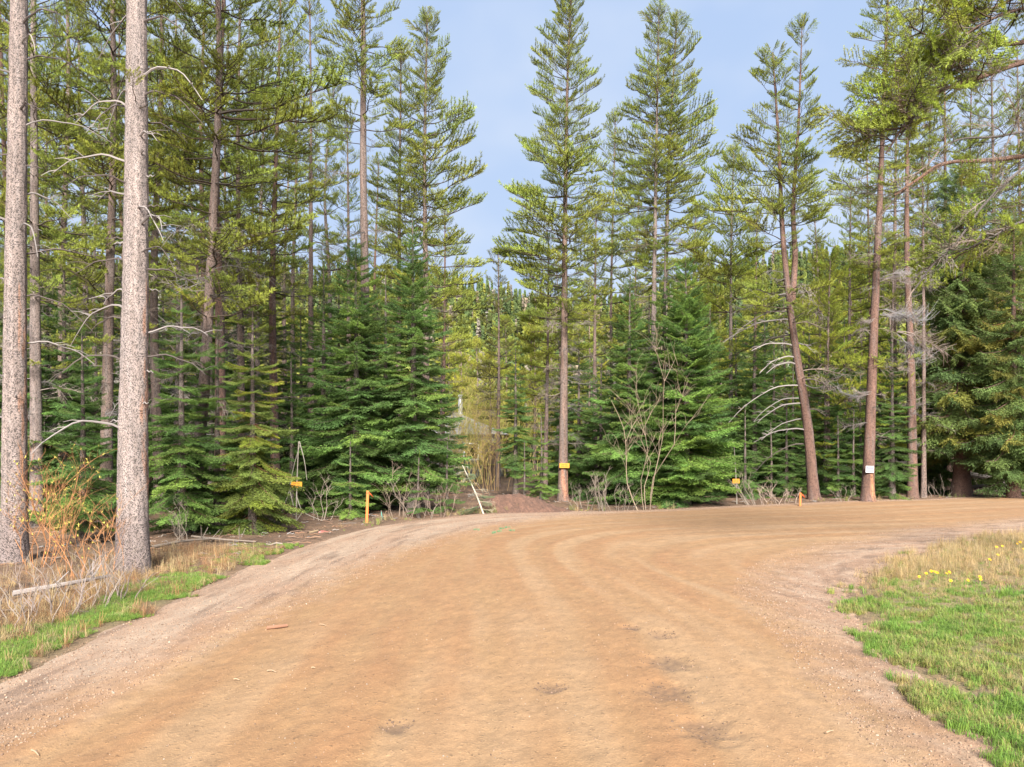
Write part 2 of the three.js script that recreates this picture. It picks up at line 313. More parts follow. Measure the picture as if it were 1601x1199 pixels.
function firFrond(seed, droop, shaggy = 0) {                   // a flat fan of twigs about 1 m long
  const R = rng(seed), g = new G(), at = (s) => V(s, -droop * s + droop * 1.15 * s * s * s + 0.01 * Math.sin(9 * s + seed), 0.02 * Math.sin(s * 7 + seed));
  const W = [0.9, 0.36, 1.1], main = []; for (let i = 0; i <= 7; i++) main.push(at(i / 7));
  g.tube(main, 0.013, 0.003, 3, W);
  const n = 19;
  for (let i = 0; i < n; i++) for (const side of [-1, 1]) {
    const s = lerp(0.12, 0.97, (i + R() * 0.7) / n), p = at(s), len = (0.40 * Math.pow(1 - s, 0.75) + 0.075) * (0.75 + 0.45 * R()) * smooth(-0.12, 0.3, s);
    const d = V(0.72 + 0.2 * R(), -0.10 - 0.12 * R() - shaggy * (0.4 + 0.5 * R()), side * (0.75 + 0.2 * R())).normalize(), tint = 0.8 + 0.4 * R();
    const c = [tint, tint, tint];
    g.brush(p, d, len, Math.round(6 + len * 34), 0.046, 0.015, c, R, 0.72, 0.95, 0.22);
    if (len > 0.2) for (const q of [0.4, 0.7]) for (const s2 of [-1, 1]) if (R() < 0.8) {
      const o = p.clone().addScaledVector(d, len * q), dd = d.clone().applyAxisAngle(V(0, 1, 0), s2 * 0.75).add(V(0, -0.1 - shaggy * 0.4, 0));
      g.brush(o, dd, len * 0.38, 7, 0.042, 0.015, c, R, 0.7, 0.95, 0.22);
    }
  }
  g.brush(at(0.9), V(1, 0.12, 0), 0.14, 10, 0.045, 0.015, WHITE, R, 0.6, 0.9, 0.2);
  g.brush(at(0.15), V(1, 0, 0), 0.75, 26, 0.045, 0.015, WHITE, R, 0.3, 0.9, 0.2);
  return g.build();
}
function deadSpray(seed, twig = 26, curl = 0.6, col = WHITE) { // a bare branch with fine bent twigs, about 1 m
  const R = rng(seed), g = new G(), at = (s) => V(s, 0.16 * Math.sin(s * 2.4) - 0.22 * s * s, 0.08 * Math.sin(s * 4 + seed));
  const main = []; for (let i = 0; i <= 8; i++) main.push(at(i / 8));
  g.tube(main, 0.012, 0.003, 4, col);
  for (let i = 0; i < twig; i++) {
    const s = 0.25 + 0.75 * R(), p = at(s), d = V(0.5 + 0.6 * R(), (R() - 0.6) * 1.1, (R() - 0.5) * 2).normalize(), len = 0.12 + 0.3 * R(), k = 0.75 + 0.4 * R();
    const mid = p.clone().addScaledVector(d, len * 0.5).add(V(0, 0.03, 0)), e = p.clone().addScaledVector(d, len).add(V((R() - 0.5) * curl * 0.2, -curl * len * 0.6, (R() - 0.5) * curl * 0.3));
    g.tube([p, mid, e], 0.0045, 0.002, 3, mul3(col, k));
    if (R() < 0.6) g.tube([mid, mid.clone().add(V((R() - 0.2) * 0.12, -0.10 * R(), (R() - 0.5) * 0.2))], 0.003, 0.0015, 3, mul3(col, k));
  }
  return g.build();
}
const PB = [1, 2, 3, 4, 5].map((s) => pineBranch(s * 7, s < 4)), FF = [1, 2, 3, 4].map((s) => firFrond(s * 13, [0.06, 0.14, 0.2, 0.1][s - 1])), SF = [1, 2, 3].map((s) => firFrond(s * 17, 0.25, 0.55)), DS = [1, 2, 3].map((s) => deadSpray(s * 19)), DSfine = [1, 2].map((s) => deadSpray(s * 23, 70, 1.1));
const M4 = (p, az, el, roll, s, sy = 1) => new THREE.Matrix4().compose(p, new THREE.Quaternion().setFromEuler(new THREE.Euler(0, -az, 0)).multiply(new THREE.Quaternion().setFromEuler(new THREE.Euler(0, 0, el))).multiply(new THREE.Quaternion().setFromEuler(new THREE.Euler(roll, 0, 0))), V(s, s * sy, s));
const hue = (c, R, v = 0.18) => { const k = 1 + v * (2 * R() - 1), w = 0.10 * (2 * R() - 1); return color(c[0] * k * (1 + w), c[1] * k, c[2] * k * (1 - w)); };

function trunkGeo(path, r0, r1, segs, rings, tint, o = {}) {   // path: points from the base up, in the thing's own axes
  const c = new THREE.CatmullRomCurve3(path), len = c.getLength(), p = [], uv = [], col = [], ix = [], k = Math.max(1, Math.round(2 * Math.PI * r0 / 0.5)), sd = o.seed ?? 1;
  for (let j = 0; j <= rings; j++) {
    const s = j / rings, q = c.getPointAt(s), h = s * len, t = c.getTangentAt(s), a = V(1, 0, 0).addScaledVector(t, -t.x).normalize(), b = t.clone().cross(a).negate();
    for (let i = 0; i <= segs; i++) {
      const w = (i % segs) / segs * 2 * Math.PI, cw = Math.cos(w), sw = Math.sin(w);
      let r = lerp(r0, r1, Math.pow(s, 0.85)) * (1 + (o.flare ?? 0.35) * Math.exp(-h / 0.28) * (1 + 0.35 * n3(cw * 1.3 + sd, sw * 1.3, 0.5)));
      if (o.rough) r += o.rough * (n3(cw * 3 + sd, sw * 3, h * 2.2) * 0.6 + n3(cw * 7, sw * 7 + sd, h * 7) * 0.4);
      const v = q.clone().addScaledVector(a, cw * r).addScaledVector(b, sw * r);
      p.push(v.x, v.y, v.z); uv.push(i / segs * k, h / 0.75);
      let cc = mul3(tint, 1 + 0.2 * n3(cw * 1.2 + sd, sw * 1.2, h * 0.9) + 0.16 * n3(cw * 4, sw * 4 + sd, h * 5) + (o.streak ?? 0.24) * n3(cw * 3.2 + sd, sw * 3.2, h * 0.8 + 7)); cc = mix3(cc, mul3([0.28, 0.24, 0.23], tint[0] / 0.28), 0.5 * smooth(0.0, 0.5, n3(cw * 2 + 9, sw * 2 + sd, h * 0.7)));
      if (o.patch) { const m = o.patch(w, h, n3(cw * 2 + sd, sw * 2, h * 1.4) * 0.6 + n3(cw * 5, sw * 5, h * 4) * 0.4); if (m) cc = mix3(cc, m[0], m[1]); }
      col.push(...cc);
    }
  }
  for (let j = 0; j < rings; j++) for (let i = 0; i < segs; i++) { const a = j * (segs + 1) + i, b = a + 1, d = a + segs + 1, e = d + 1; ix.push(a, e, b, a, d, e); }
  const g = new THREE.BufferGeometry();
  g.setAttribute('position', new THREE.Float32BufferAttribute(p, 3)); g.setAttribute('uv', new THREE.Float32BufferAttribute(uv, 2)); g.setAttribute('color', new THREE.Float32BufferAttribute(col, 3));
  g.setIndex(ix); g.computeVertexNormals();
  const nrm = g.attributes.normal;                             // close the seam's shading
  for (let j = 0; j <= rings; j++) { const a = j * (segs + 1), b = a + segs, x = nrm.getX(a) + nrm.getX(b), y = nrm.getY(a) + nrm.getY(b), z = nrm.getZ(a) + nrm.getZ(b), l = Math.hypot(x, y, z) || 1; nrm.setXYZ(a, x / l, y / l, z / l); nrm.setXYZ(b, x / l, y / l, z / l); }
  return { geo: g, curve: c, len };
}
const BARK_FIR = [0.18, 0.14, 0.12], BARK_GREY = [0.25, 0.195, 0.175], BARK_RED = [0.185, 0.105, 0.08], BARK_MID = [0.22, 0.155, 0.13];
const PINE = [0.255, 0.29, 0.048], PINE_BRIGHT = [0.30, 0.345, 0.045], FIR = [0.088, 0.155, 0.036], FIR_BRIGHT = [0.14, 0.23, 0.046], FIR_YELLOW = [0.17, 0.22, 0.045], SUNLIT_LIME = [0.36, 0.37, 0.05], SPRUCE = [0.115, 0.17, 0.045];  // the lime tone has the sunlight on the far trees painted in

// a pine: path in photograph pixels at a given distance, so that each stands at its real place
function pine(o) {
  const R = rng(o.seed), d = o.d, base = V(worldX(o.path[0][0], d), 0, -d); base.y = H(base.x, base.z) - 0.08;
  const pts = o.path.map(([px, py], i) => V(worldX(px, d) - base.x, i ? worldY(py, d) - base.y : 0, (o.leanZ ?? 0) * i));
  const t = thing(o.name ?? 'pine_tree', o.label, 'tree', base, o.group);
  const { geo, curve: c, len } = trunkGeo(pts, o.r, o.rTop ?? 0.018, o.segs ?? 14, o.rings ?? 44, o.bark ?? BARK_MID, { seed: o.seed, rough: o.rough ?? 0.011, flare: o.flare, patch: o.patch, streak: o.streak });
  put(t, 'trunk', geo, barkMat);
  const list = [], dead = [], at = (s) => c.getPointAt(clamp(s)), cs = o.crown ?? 0.4, Rm = o.R ?? 1.4, step = 1.35 * (o.step ?? 0.36) / len;
  for (let s = cs; s < 0.992; s += step * (0.75 + 0.5 * R())) {
    const rel = (s - cs) / (1 - cs), prof = Math.pow(1 - rel, 0.44) * Math.min(1, 0.6 + 1.6 * rel) + 0.05, n = (o.per ?? 4) + 2 + (R() < 0.5 ? 1 : 0), az0 = R() * 6.28;
    if (R() < (o.gap ?? 0.07) && rel < 0.85) continue;
    for (let i = 0; i < n; i++) {
      if (rel < 0.3 && R() < (o.thin ?? 0.35)) continue;
      const az = az0 + i / n * 6.28 + (R() - 0.5) * 0.7, bias = 1 + (o.lopside ?? 0) * Math.cos(az), sc = Rm * prof * bias * (R() < 0.3 ? 0.3 + 0.3 * R() : 0.55 + 0.7 * R()) / 1.5;
      list.push([M4(at(s), az, lerp(o.el0 ?? -0.1, 0.8, Math.pow(rel, 1.6)) + (R() - 0.5) * 0.3, (R() - 0.5) * 0.7, Math.max(0.2, sc), 1.0), hue(o.green ?? PINE, R, 0.22)]);
    }
  }
  for (let i = 0; i < 9; i++) list.push([M4(at(0.996 - 0.006 * i), i * 1.3, 1.35 - 0.07 * i, R() * 6, 0.26 + 0.04 * i), hue(o.green ?? PINE, R)]);
  const pick = R() < 0.5 ? [PB[0], PB[1]] : [PB[1], PB[2]], sets = [[], [], []];
  list.forEach((e, i) => { const rel = e[0].elements[13]; sets[i % 5 === 4 ? 2 : i % 2].push(e); });
  const geos = [pick[0], pick[1], PB[3 + (o.seed % 2)]];
  sets.forEach((l, i) => l.length && scatter(t, 'crown', geos[i], needleMat, l));
  const nd = o.dead ?? 26;
  for (let i = 0; i < nd; i++) { const s = lerp(o.dead0 ?? 0.12, cs + 0.12, R()), k = (o.deadScale ?? 0.9) * (0.5 + 0.7 * R()); dead.push([M4(at(s), R() * 6.28, -0.1 + 0.3 * (R() - 0.5), R() * 6, k), hue([0.15, 0.125, 0.11], R, 0.3)]); }
  if (nd) scatter(t, 'dead_branches', DS[o.seed % 3], woodMat, dead);
  return { t, at, base, c, len };
}
function fir(o) {
  const R = rng(o.seed), d = o.d, base = V(worldX(o.px, d), 0, -d); base.y = H(base.x, base.z) - 0.05;
  const h = worldY(o.top, d) - base.y, t = thing(o.name ?? 'fir_tree', o.label, 'tree', base, o.group), lean = (o.topPx ?? o.px) - o.px;
  const pts = [V(0, 0, 0), V(lean * d / F * 0.5 + (R() - 0.5) * 0.05, h * 0.5, 0), V(lean * d / F, h, 0)], r = o.r ?? 0.018 * h + 0.01;
  const { geo, curve: c } = trunkGeo(pts, r, 0.012, 8, 14, o.bark ?? BARK_FIR, { seed: o.seed, rough: 0.006 });
  put(t, 'trunk', geo, barkMat);
  const sets = [[], [], []], Rm = o.R ?? h * 0.24, cs = o.crown ?? 0.06, fronds = o.spruce ? SF : FF, step = (o.step ?? 0.2) / h;
  for (let s = cs; s < 0.985; s += step * (0.75 + 0.5 * R())) {
    const rel = (s - cs) / (1 - cs), prof = Math.pow(1 - rel, o.power ?? 0.8) * Math.min(1, 0.72 + 2.2 * rel) + 0.04, n = Math.round((o.per ?? 7) * (rel > 0.8 ? 0.7 : 1)), az0 = R() * 6.28;
    for (let i = 0; i < n; i++) {
      if (R() < (o.thin ?? 0.16)) continue;
      const az = az0 + i / n * 6.28 + (R() - 0.5) * 0.6, sc = Math.max(0.14, Rm * prof * (0.55 + 0.65 * R()));
      sets[Math.floor(R() * 3)].push([M4(c.getPointAt(s), az, lerp(o.el0 ?? -0.28, 0.75, rel * rel) + (R() - 0.5) * 0.36, (R() - 0.5) * 0.6, sc, 1.1), hue(R() < (o.mixed ?? 0.25) ? o.green2 ?? FIR_BRIGHT : o.green ?? FIR, R, 0.25)]);
    }
  }
  sets[0].push([M4(c.getPointAt(0.97), 0, 1.5, 0, 0.22), hue(o.green2 ?? FIR_BRIGHT, R)]);
  sets.forEach((l, i) => l.length && scatter(t, 'crown', fronds[i % fronds.length], needleMat, l));
  if (o.deadLow) { const dl = []; for (let i = 0; i < o.deadLow; i++) dl.push([M4(c.getPointAt(0.02 + cs * 1.3 * R()), R() * 6.28, -0.2 * R(), R() * 6, 0.4 + 0.5 * R()), hue(GREY, R)]); scatter(t, 'dead_branches', DS[o.seed % 3], woodMat, dl); }
  return t;
}

// ---------------------------------------------------------------- the two tall bare trunks at the left
function deadBranch(t, p, az, len, lift, droop, r, seed, twigs = 3) {   // one dead branch as a part of its tree
  const R = rng(seed), g = new G(), dir = V(Math.cos(az), 0, Math.sin(az)), side = V(-dir.z, 0, dir.x), bend = (R() - 0.5) * 0.5;
  const at = (s) => p.clone().addScaledVector(dir, len * s).addScaledVector(side, bend * len * s * s).add(V(0, len * (lift * s - droop * s * s) + 0.012 * Math.sin(s * 14 + seed), 0));
  const pts = []; for (let i = 0; i <= 9; i++) pts.push(at(i / 9));
  const col = mul3(R() < 0.55 ? [0.075, 0.058, 0.052] : [0.2, 0.175, 0.165], 0.8 + 0.4 * R());
  g.tube(pts, r, r * 0.3, 5, col);
  for (let k = 0; k < twigs; k++) { const s = 0.35 + 0.6 * R(), q = at(s), e = q.clone().addScaledVector(dir, 0.12 + 0.1 * R()).addScaledVector(side, (R() - 0.5) * 0.4).add(V(0, (R() - 0.6) * 0.25, 0)); g.tube([q, q.clone().lerp(e, 0.5).add(V(0, 0.02, 0)), e], r * 0.4, r * 0.2, 3, col); }
  put(t, 'dead_branch', g.build(), woodMat);
}
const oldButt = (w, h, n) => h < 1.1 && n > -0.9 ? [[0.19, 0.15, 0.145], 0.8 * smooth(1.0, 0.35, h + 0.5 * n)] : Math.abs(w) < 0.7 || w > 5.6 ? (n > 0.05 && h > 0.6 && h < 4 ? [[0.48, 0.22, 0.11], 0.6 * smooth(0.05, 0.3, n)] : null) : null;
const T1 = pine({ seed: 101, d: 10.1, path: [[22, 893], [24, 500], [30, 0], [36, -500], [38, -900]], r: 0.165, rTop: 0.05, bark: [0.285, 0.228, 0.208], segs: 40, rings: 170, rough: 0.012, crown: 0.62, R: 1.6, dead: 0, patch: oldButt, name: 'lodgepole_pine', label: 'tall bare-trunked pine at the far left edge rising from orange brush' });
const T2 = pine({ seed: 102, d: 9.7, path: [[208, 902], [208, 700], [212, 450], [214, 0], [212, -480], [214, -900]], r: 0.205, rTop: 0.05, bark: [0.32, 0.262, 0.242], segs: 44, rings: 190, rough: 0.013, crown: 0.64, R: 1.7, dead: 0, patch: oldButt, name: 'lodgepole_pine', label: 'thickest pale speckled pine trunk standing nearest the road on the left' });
{
  const R = rng(500);
  for (const [T, n, r0] of [[T1, 34, 0.15], [T2, 56, 0.185]]) for (let i = 0; i < n; i++) {
    const s = lerp(0.13, 0.62, (i + R()) / n), p = T.at(s), az = (R() < 0.5 ? 0 : Math.PI) + (R() - 0.5) * 2.2, short = R() < 0.3, rr = r0 * (1 - 0.5 * s) * 0.8;
    p.add(V(Math.cos(az) * rr, 0, Math.sin(az) * rr));
    deadBranch(T.t, p, az, short ? 0.1 + 0.15 * R() : 0.35 + 0.75 * R(), short ? 0.3 * R() : 0.2 + 0.4 * R(), short ? 0.2 : 0.5 + 0.6 * R(), short ? 0.012 : 0.011 + 0.006 * R(), 900 + i * 3 + n, short ? 0 : 3);
  }
  // a few green sprays low on the thick trunk
  const l = []; for (const [px, py, az] of [[218, 165, 1.2], [205, 150, 2.6], [222, 175, 0.3]]) l.push([M4(V(worldX(px, 9.7) - T2.base.x, worldY(py, 9.7) - T2.base.y, 0.1), az, 0.2, 0, 0.35), hue(PINE_BRIGHT, R)]);
  scatter(T2.t, 'crown', PB[3], needleMat, l);
}

// ---------------------------------------------------------------- pines that can be told apart, left to right
const P = (o) => pine({ name: 'lodgepole_pine', ...o });
P({ seed: 111, d: 14.5, path: [[58, 850], [55, 450], [52, 0], [50, -330]], r: 0.13, bark: BARK_GREY, crown: 0.22, R: 1.35, green: PINE, thin: 0.3, dead: 26, label: 'slim grey pine close behind the far left trunk' });
P({ seed: 112, d: 15.5, path: [[165, 840], [170, 500], [178, 200], [176, 0], [175, -260]], r: 0.14, bark: BARK_MID, crown: 0.26, R: 1.6, green: PINE, thin: 0.3, dead: 26, label: 'grey pine in shade just left of the thickest trunk' });
P({ seed: 113, d: 14.6, path: [[300, 838], [322, 560], [334, 330], [343, 110], [338, -120], [340, -420]], r: 0.135, bark: BARK_MID, crown: 0.27, R: 1.9, lopside: 0.2, thin: 0.2, gap: 0.1, dead: 30, label: 'crooked pine right of the thickest trunk, leaning right as it rises' });
P({ seed: 114, d: 17, path: [[345, 826], [344, 520], [338, 250], [350, 0], [352, -200]], r: 0.15, bark: BARK_RED, crown: 0.36, R: 1.6, green: PINE, label: 'reddish pine trunk behind the crooked pine' });
P({ seed: 115, d: 24, path: [[486, 790], [486, 400], [486, 150], [484, -12]], r: 0.13, bark: BARK_MID, crown: 0.60, R: 1.25, per: 4, dead: 36, label: 'slender pine left of centre whose trunk shows above the firs' });
P({ seed: 116, d: 19.8, path: [[572, 800], [571, 500], [568, 250], [568, 50], [566, -70]], r: 0.17, rTop: 0.05, bark: BARK_MID, crown: 0.66, R: 1.5, step: 0.24, dead: 16, label: 'tall pine with long clean trunk rising out of the dark fir' });
P({ seed: 117, d: 25, path: [[545, 795], [545, 400], [543, 195]], r: 0.13, bark: BARK_MID, crown: 0.35, R: 1.05, green: PINE, label: 'narrow pine partly hidden behind the tall clean trunk' });
P({ seed: 118, d: 22.5, path: [[664, 790], [666, 500], [664, 250], [668, 28]], r: 0.15, bark: BARK_MID, crown: 0.30, R: 1.75, step: 0.26, per: 5, dead: 18, lopside: 0.15, label: 'full-crowned pine at the left edge of the gap of sky' });
P({ seed: 119, d: 24, path: [[622, 790], [624, 400], [627, 78]], r: 0.12, bark: BARK_MID, crown: 0.35, R: 1.15, per: 6, step: 0.25, label: 'narrower pine pressed against the full-crowned pine beside the sky gap' });
P({ seed: 120, d: 23.4, path: [[880, 785], [882, 550], [884, 300], [888, 100], [893, -8]], r: 0.165, bark: [0.21, 0.14, 0.112], crown: 0.34, R: 1.8, step: 0.25, per: 6, thin: 0.2, lopside: -0.12, dead: 34, label: 'tall red-trunked pine carrying a yellow sign, right of the sky gap', patch: (w, h, n) => (h < 1.2 + 0.5 * n && h > 0.35 && n > -0.1 && w < 2 ? [[0.55, 0.24, 0.14], 0.6] : null) });
P({ seed: 121, d: 24.5, path: [[1020, 785], [1022, 500], [1026, 250], [1030, 12]], r: 0.13, bark: BARK_GREY, crown: 0.44, R: 1.4, per: 6, step: 0.24, lopside: -0.2, label: 'left one of two pines sharing the dense rounded crown in mid picture' });
P({ seed: 122, d: 25.2, path: [[1040, 785], [1040, 500], [1046, 250], [1058, 30]], r: 0.13, bark: BARK_GREY, crown: 0.44, R: 1.5, per: 6, step: 0.24, lopside: 0.25, label: 'right one of two pines sharing the dense rounded crown in mid picture' });
P({ seed: 123, d: 29, path: [[1143, 770], [1143, 400], [1147, 238]], r: 0.12, bark: BARK_GREY, crown: 0.34, R: 2.0, step: 0.34, per: 5, green: PINE_BRIGHT, lopside: -0.15, label: 'shorter layered pine between the rounded crown and the leaning pair' });
const T13 = P({ seed: 124, d: 23, path: [[1273, 785], [1262, 660], [1246, 560], [1234, 470], [1224, 370], [1217, 220], [1208, 82]], r: 0.18, bark: BARK_RED, crown: 0.40, R: 1.6, step: 0.32, thin: 0.45, gap: 0.16, lopside: -0.2, dead: 16, deadScale: 1.6, dead0: 0.25, label: 'leaning forked pine whose trunk bends left as it rises' });
{
  const d = 23.1, pts = [[1238, 475], [1243, 400], [1240, 330], [1248, 200], [1254, 40]].map(([x, y]) => V(worldX(x, d) - T13.base.x, worldY(y, d) - T13.base.y, -0.1)), R = rng(77);
  const { geo, curve: c } = trunkGeo(pts, 0.11, 0.012, 10, 20, BARK_RED, { seed: 5, flare: 0, rough: 0.006 });
  const fork = put(T13.t, 'fork', geo, barkMat), l = [[], []];
  for (let s = 0.28; s < 0.99; s += 0.032) for (let i = 0; i < 5; i++) if (R() < 0.75) l[i % 2].push([M4(c.getPointAt(s), R() * 6.28, lerp(-0.05, 0.95, s * s) + 0.2 * (R() - 0.5), R() - 0.5, Math.max(0.22, 0.85 * Math.pow(1.02 - s, 0.55) * (0.7 + 0.5 * R()))), hue(PINE, R)]);
  for (let i = 0; i < 9; i++) l[i % 2].push([M4(c.getPointAt(0.995 - 0.008 * i), i * 1.3, 1.3 - 0.07 * i, R() * 6, 0.26 + 0.03 * i), hue(PINE, R)]);
  l.forEach((e, i) => scatter(fork, 'crown', PB[i + 1], needleMat, e));
}
{ const R = rng(505); for (let i = 0; i < 15; i++) { const p = T13.at(0.13 + 0.3 * (i + R()) / 15), left = i % 4 < 3, az = (left ? 3.14 : 0.1) + (R() - 0.5) * 1.2; deadBranch(T13.t, p, az, left ? 1.1 + 1.3 * R() : 0.6 + 0.7 * R(), 0.15 + 0.2 * R(), 0.45 + 0.35 * R(), 0.02 + 0.01 * R(), 1500 + i * 7, 7); } }
const T14 = P({ seed: 125, d: 22.3, path: [[1356, 788], [1362, 620], [1369, 450], [1378, 250], [1388, 0], [1392, -90]], r: 0.185, bark: BARK_RED, crown: 0.46, R: 1.45, step: 0.42, thin: 0.45, gap: 0.2, dead: 30, label: 'red-barked pine with a white notice nailed to its trunk', patch: (w, h, n) => (h < 0.95 && h > 0.1 && w < 1.5 && n > -0.2 ? [[0.62, 0.30, 0.14], 0.65] : null) });
P({ seed: 126, d: 24.3, path: [[1427, 780], [1424, 560], [1418, 400], [1420, 150], [1424, 20]], r: 0.17, bark: BARK_RED, crown: 0.58, R: 1.5, dead: 34, label: 'dark red pine right of the pine with the white notice' });
P({ seed: 127, d: 24.6, path: [[1444, 782], [1444, 500], [1442, 240]], r: 0.09, bark: BARK_MID, crown: 0.62, R: 0.9, dead: 20, label: 'thin dark trunk between the dark red pine and the right-hand spruce' });
P({ seed: 128, d: 34, path: [[778, 770], [780, 560], [779, 398]], r: 0.12, crown: 0.3, R: 1.25, green: [0.20, 0.20, 0.05], label: 'small pointed pine standing alone in the sky gap' });
P({ seed: 129, d: 27, path: [[930, 785], [930, 500], [932, 330]], r: 0.12, bark: BARK_MID, crown: 0.4, R: 1.4, green: PINE, dead: 40, label: 'short dark pine tucked behind the red pine with the yellow sign' });
P({ seed: 130, d: 26, path: [[852, 785], [856, 560], [858, 380]], r: 0.10, bark: BARK_MID, crown: 0.35, R: 1.5, green: PINE_BRIGHT, label: 'bright low-crowned pine left of the red pine with the yellow sign' });
P({ seed: 131, d: 30, path: [[1330, 770], [1328, 500], [1330, 300]], r: 0.12, crown: 0.28, R: 1.6, green: PINE_BRIGHT, label: 'bright pine behind, between the leaning pine and the pine with the notice' });
P({ seed: 135, d: 26, path: [[1296, 775], [1294, 560], [1298, 405]], r: 0.1, crown: 0.12, R: 1.5, step: 0.3, green: PINE_BRIGHT, dead: 6, label: 'bright bushy young pine just right of the leaning forked pine' });
P({ seed: 136, d: 25.5, path: [[1392, 775], [1394, 560], [1398, 380]], r: 0.1, crown: 0.2, R: 1.2, step: 0.36, green: PINE_BRIGHT, dead: 10, label: 'bright young pine behind the pine with the white notice' });
P({ seed: 132, d: 27, path: [[1560, 775], [1556, 500], [1550, 100]], r: 0.16, bark: BARK_MID, crown: 0.42, R: 2.0, green: PINE, label: 'pine behind the right-hand spruce near the right edge' });
P({ seed: 133, d: 28, path: [[1486, 775], [1480, 500], [1476, 60]], r: 0.14, bark: BARK_RED, crown: 0.5, R: 1.5, green: PINE, label: 'pine rising behind the right-hand spruce left of the top limbs' });
P({ seed: 134, d: 29, path: [[1400, 775], [1398, 500], [1402, 110]], r: 0.14, crown: 0.42, R: 1.5, green: PINE, label: 'pine behind the dark red trunk' });

const ORD = ['first', 'second', 'third', 'fourth', 'fifth', 'sixth', 'seventh', 'eighth', 'ninth', 'tenth', 'eleventh', 'twelfth', 'thirteenth', 'fourteenth', 'fifteenth', 'sixteenth', 'seventeenth', 'eighteenth', 'nineteenth', 'twentieth'];
const nth = (l, i) => { const r = l.map((e) => e[0]).sort((a, b) => a - b).indexOf(l[i][0]); return r < 20 ? ORD[r] : 'twenty-' + ORD[r - 20]; };
// ---------------------------------------------------------------- dense stand of pines behind the left trunks
{
  const R = rng(41), spots = [[-60, 17, -150], [5, 20, -120], [100, 19, -200], [128, 24, -60], [215, 22, -120], [250, 18, -210], [275, 26, -40], [318, 23, -90], [380, 20, -110], [405, 27, 30], [432, 22, -40], [462, 30, 60], [30, 28, -40], [190, 30, 10], [350, 31, 40], [515, 29, 130], [395, 34, 110], [80, 34, 20], [240, 35, 60], [300, 36, 70], [450, 36, 160], [150, 37, 60], [10, 38, 60]];
  spots.forEach(([px, d, top], i) => P({ seed: 200 + i, d, path: [[px, HY + EYE * F / d], [px + (R() - 0.5) * 20, 450], [px + (R() - 0.5) * 16, (top + 450) / 2], [px + (R() - 0.5) * 20, top]], r: 0.11 + 0.05 * R(), bark: [BARK_GREY, BARK_RED, BARK_MID][i % 3], crown: 0.2 + 0.2 * R(), R: 1.35 + 0.5 * R(), thin: 0.3, gap: 0.12, step: 0.42, green: PINE, dead: 26, deadScale: 1.1, label: `pine in the crowded stand behind the left-hand trunks, ${nth(spots, i)} from the left`, group: 'pines crowded behind the left trunks' }));
  const mid = [[690, 33, 330], [960, 33, 180], [1000, 36, 300], [1090, 34, 330], [1180, 36, 330], [1280, 36, 330], [1360, 34, 200], [1450, 36, 160], [1520, 33, 120], [1590, 30, 60], [1640, 27, 0], [1110, 40, 400], [820, 44, 500], [870, 40, 420], [590, 33, 250], [1230, 42, 420], [1310, 46, 430]];
  mid.forEach(([px, d, top], i) => P({ seed: 260 + i, d, path: [[px, HY + EYE * F / d], [px + (R() - 0.5) * 16, 500], [px + (R() - 0.5) * 14, top]], r: 0.10 + 0.04 * R(), bark: [BARK_RED, BARK_MID][i % 2], crown: 0.26 + 0.1 * R(), R: 1.4 + 0.4 * R(), thin: 0.35, step: 0.38, green: PINE, dead: 20, label: `pine standing back in the forest beyond the bend, ${nth(mid, i)} from the left`, group: 'pines back in the forest beyond the bend' }));
}

// ---------------------------------------------------------------- firs and spruces
fir({ seed: 301, px: 395, d: 14.2, top: 470, R: 1.05, green: FIR_YELLOW, green2: [0.21, 0.24, 0.03], mixed: 0.35, power: 0.7, el0: -0.45, label: 'yellow-green young fir with drooping tips at the edge of the left clearing' });
fir({ seed: 302, px: 556, d: 18.6, top: 372, R: 1.5, green: FIR, mixed: 0.3, per: 8, step: 0.17, power: 0.62, label: 'big dark fir behind the orange stake' });
fir({ seed: 303, px: 645, d: 18.8, top: 345, R: 1.35, green: FIR, mixed: 0.35, crown: 0.13, per: 8, step: 0.17, power: 0.7, label: 'big green fir at the left side of the gap, dark trunk showing low' });
fir({ seed: 304, px: 603, d: 20.5, top: 430, R: 1.2, green: FIR, label: 'fir squeezed between the two big firs left of the gap' });
fir({ seed: 305, px: 506, d: 20, top: 410, R: 1.3, green: FIR, label: 'dark fir left of the big fir behind the orange stake' });
fir({ seed: 306, px: 806, d: 25, top: 545, R: 0.95, green: FIR, crown: 0.2, label: 'small pointed fir behind the dirt mound' });
fir({ seed: 307, px: 985, d: 22, top: 432, R: 1.5, green: FIR, mixed: 0.4, per: 8, step: 0.17, label: 'left fir of the bright pair in the middle, behind bare stems' });
fir({ seed: 308, px: 1072, d: 21.4, top: 405, R: 1.5, green: [0.095, 0.17, 0.038], green2: [0.15, 0.25, 0.046], mixed: 0.5, per: 9, step: 0.16, power: 0.55, el0: -0.18, label: 'broad bright green fir in the middle with layered fans of branches' });
fir({ seed: 309, px: 1040, d: 23, top: 380, R: 1.2, green: FIR, label: 'dark fir spire rising behind the broad bright fir' });
fir({ seed: 310, px: 846, d: 22.6, top: 650, R: 0.6, green: FIR_BRIGHT, label: 'knee-high bright fir sapling at the foot of the red pine with the yellow sign', group: undefined });
fir({ seed: 311, px: 820, d: 23, top: 690, R: 0.5, green: FIR_BRIGHT, label: 'little fir sapling just behind the dirt mound' });
fir({ seed: 312, px: 655, d: 17.4, top: 715, R: 0.42, green: FIR, label: 'small fir seedling at the foot of the big fir left of the gap' });
fir({ seed: 313, px: 700, d: 18.6, top: 690, R: 0.5, green: FIR, label: 'fir sapling left of the leaning dead sapling' });
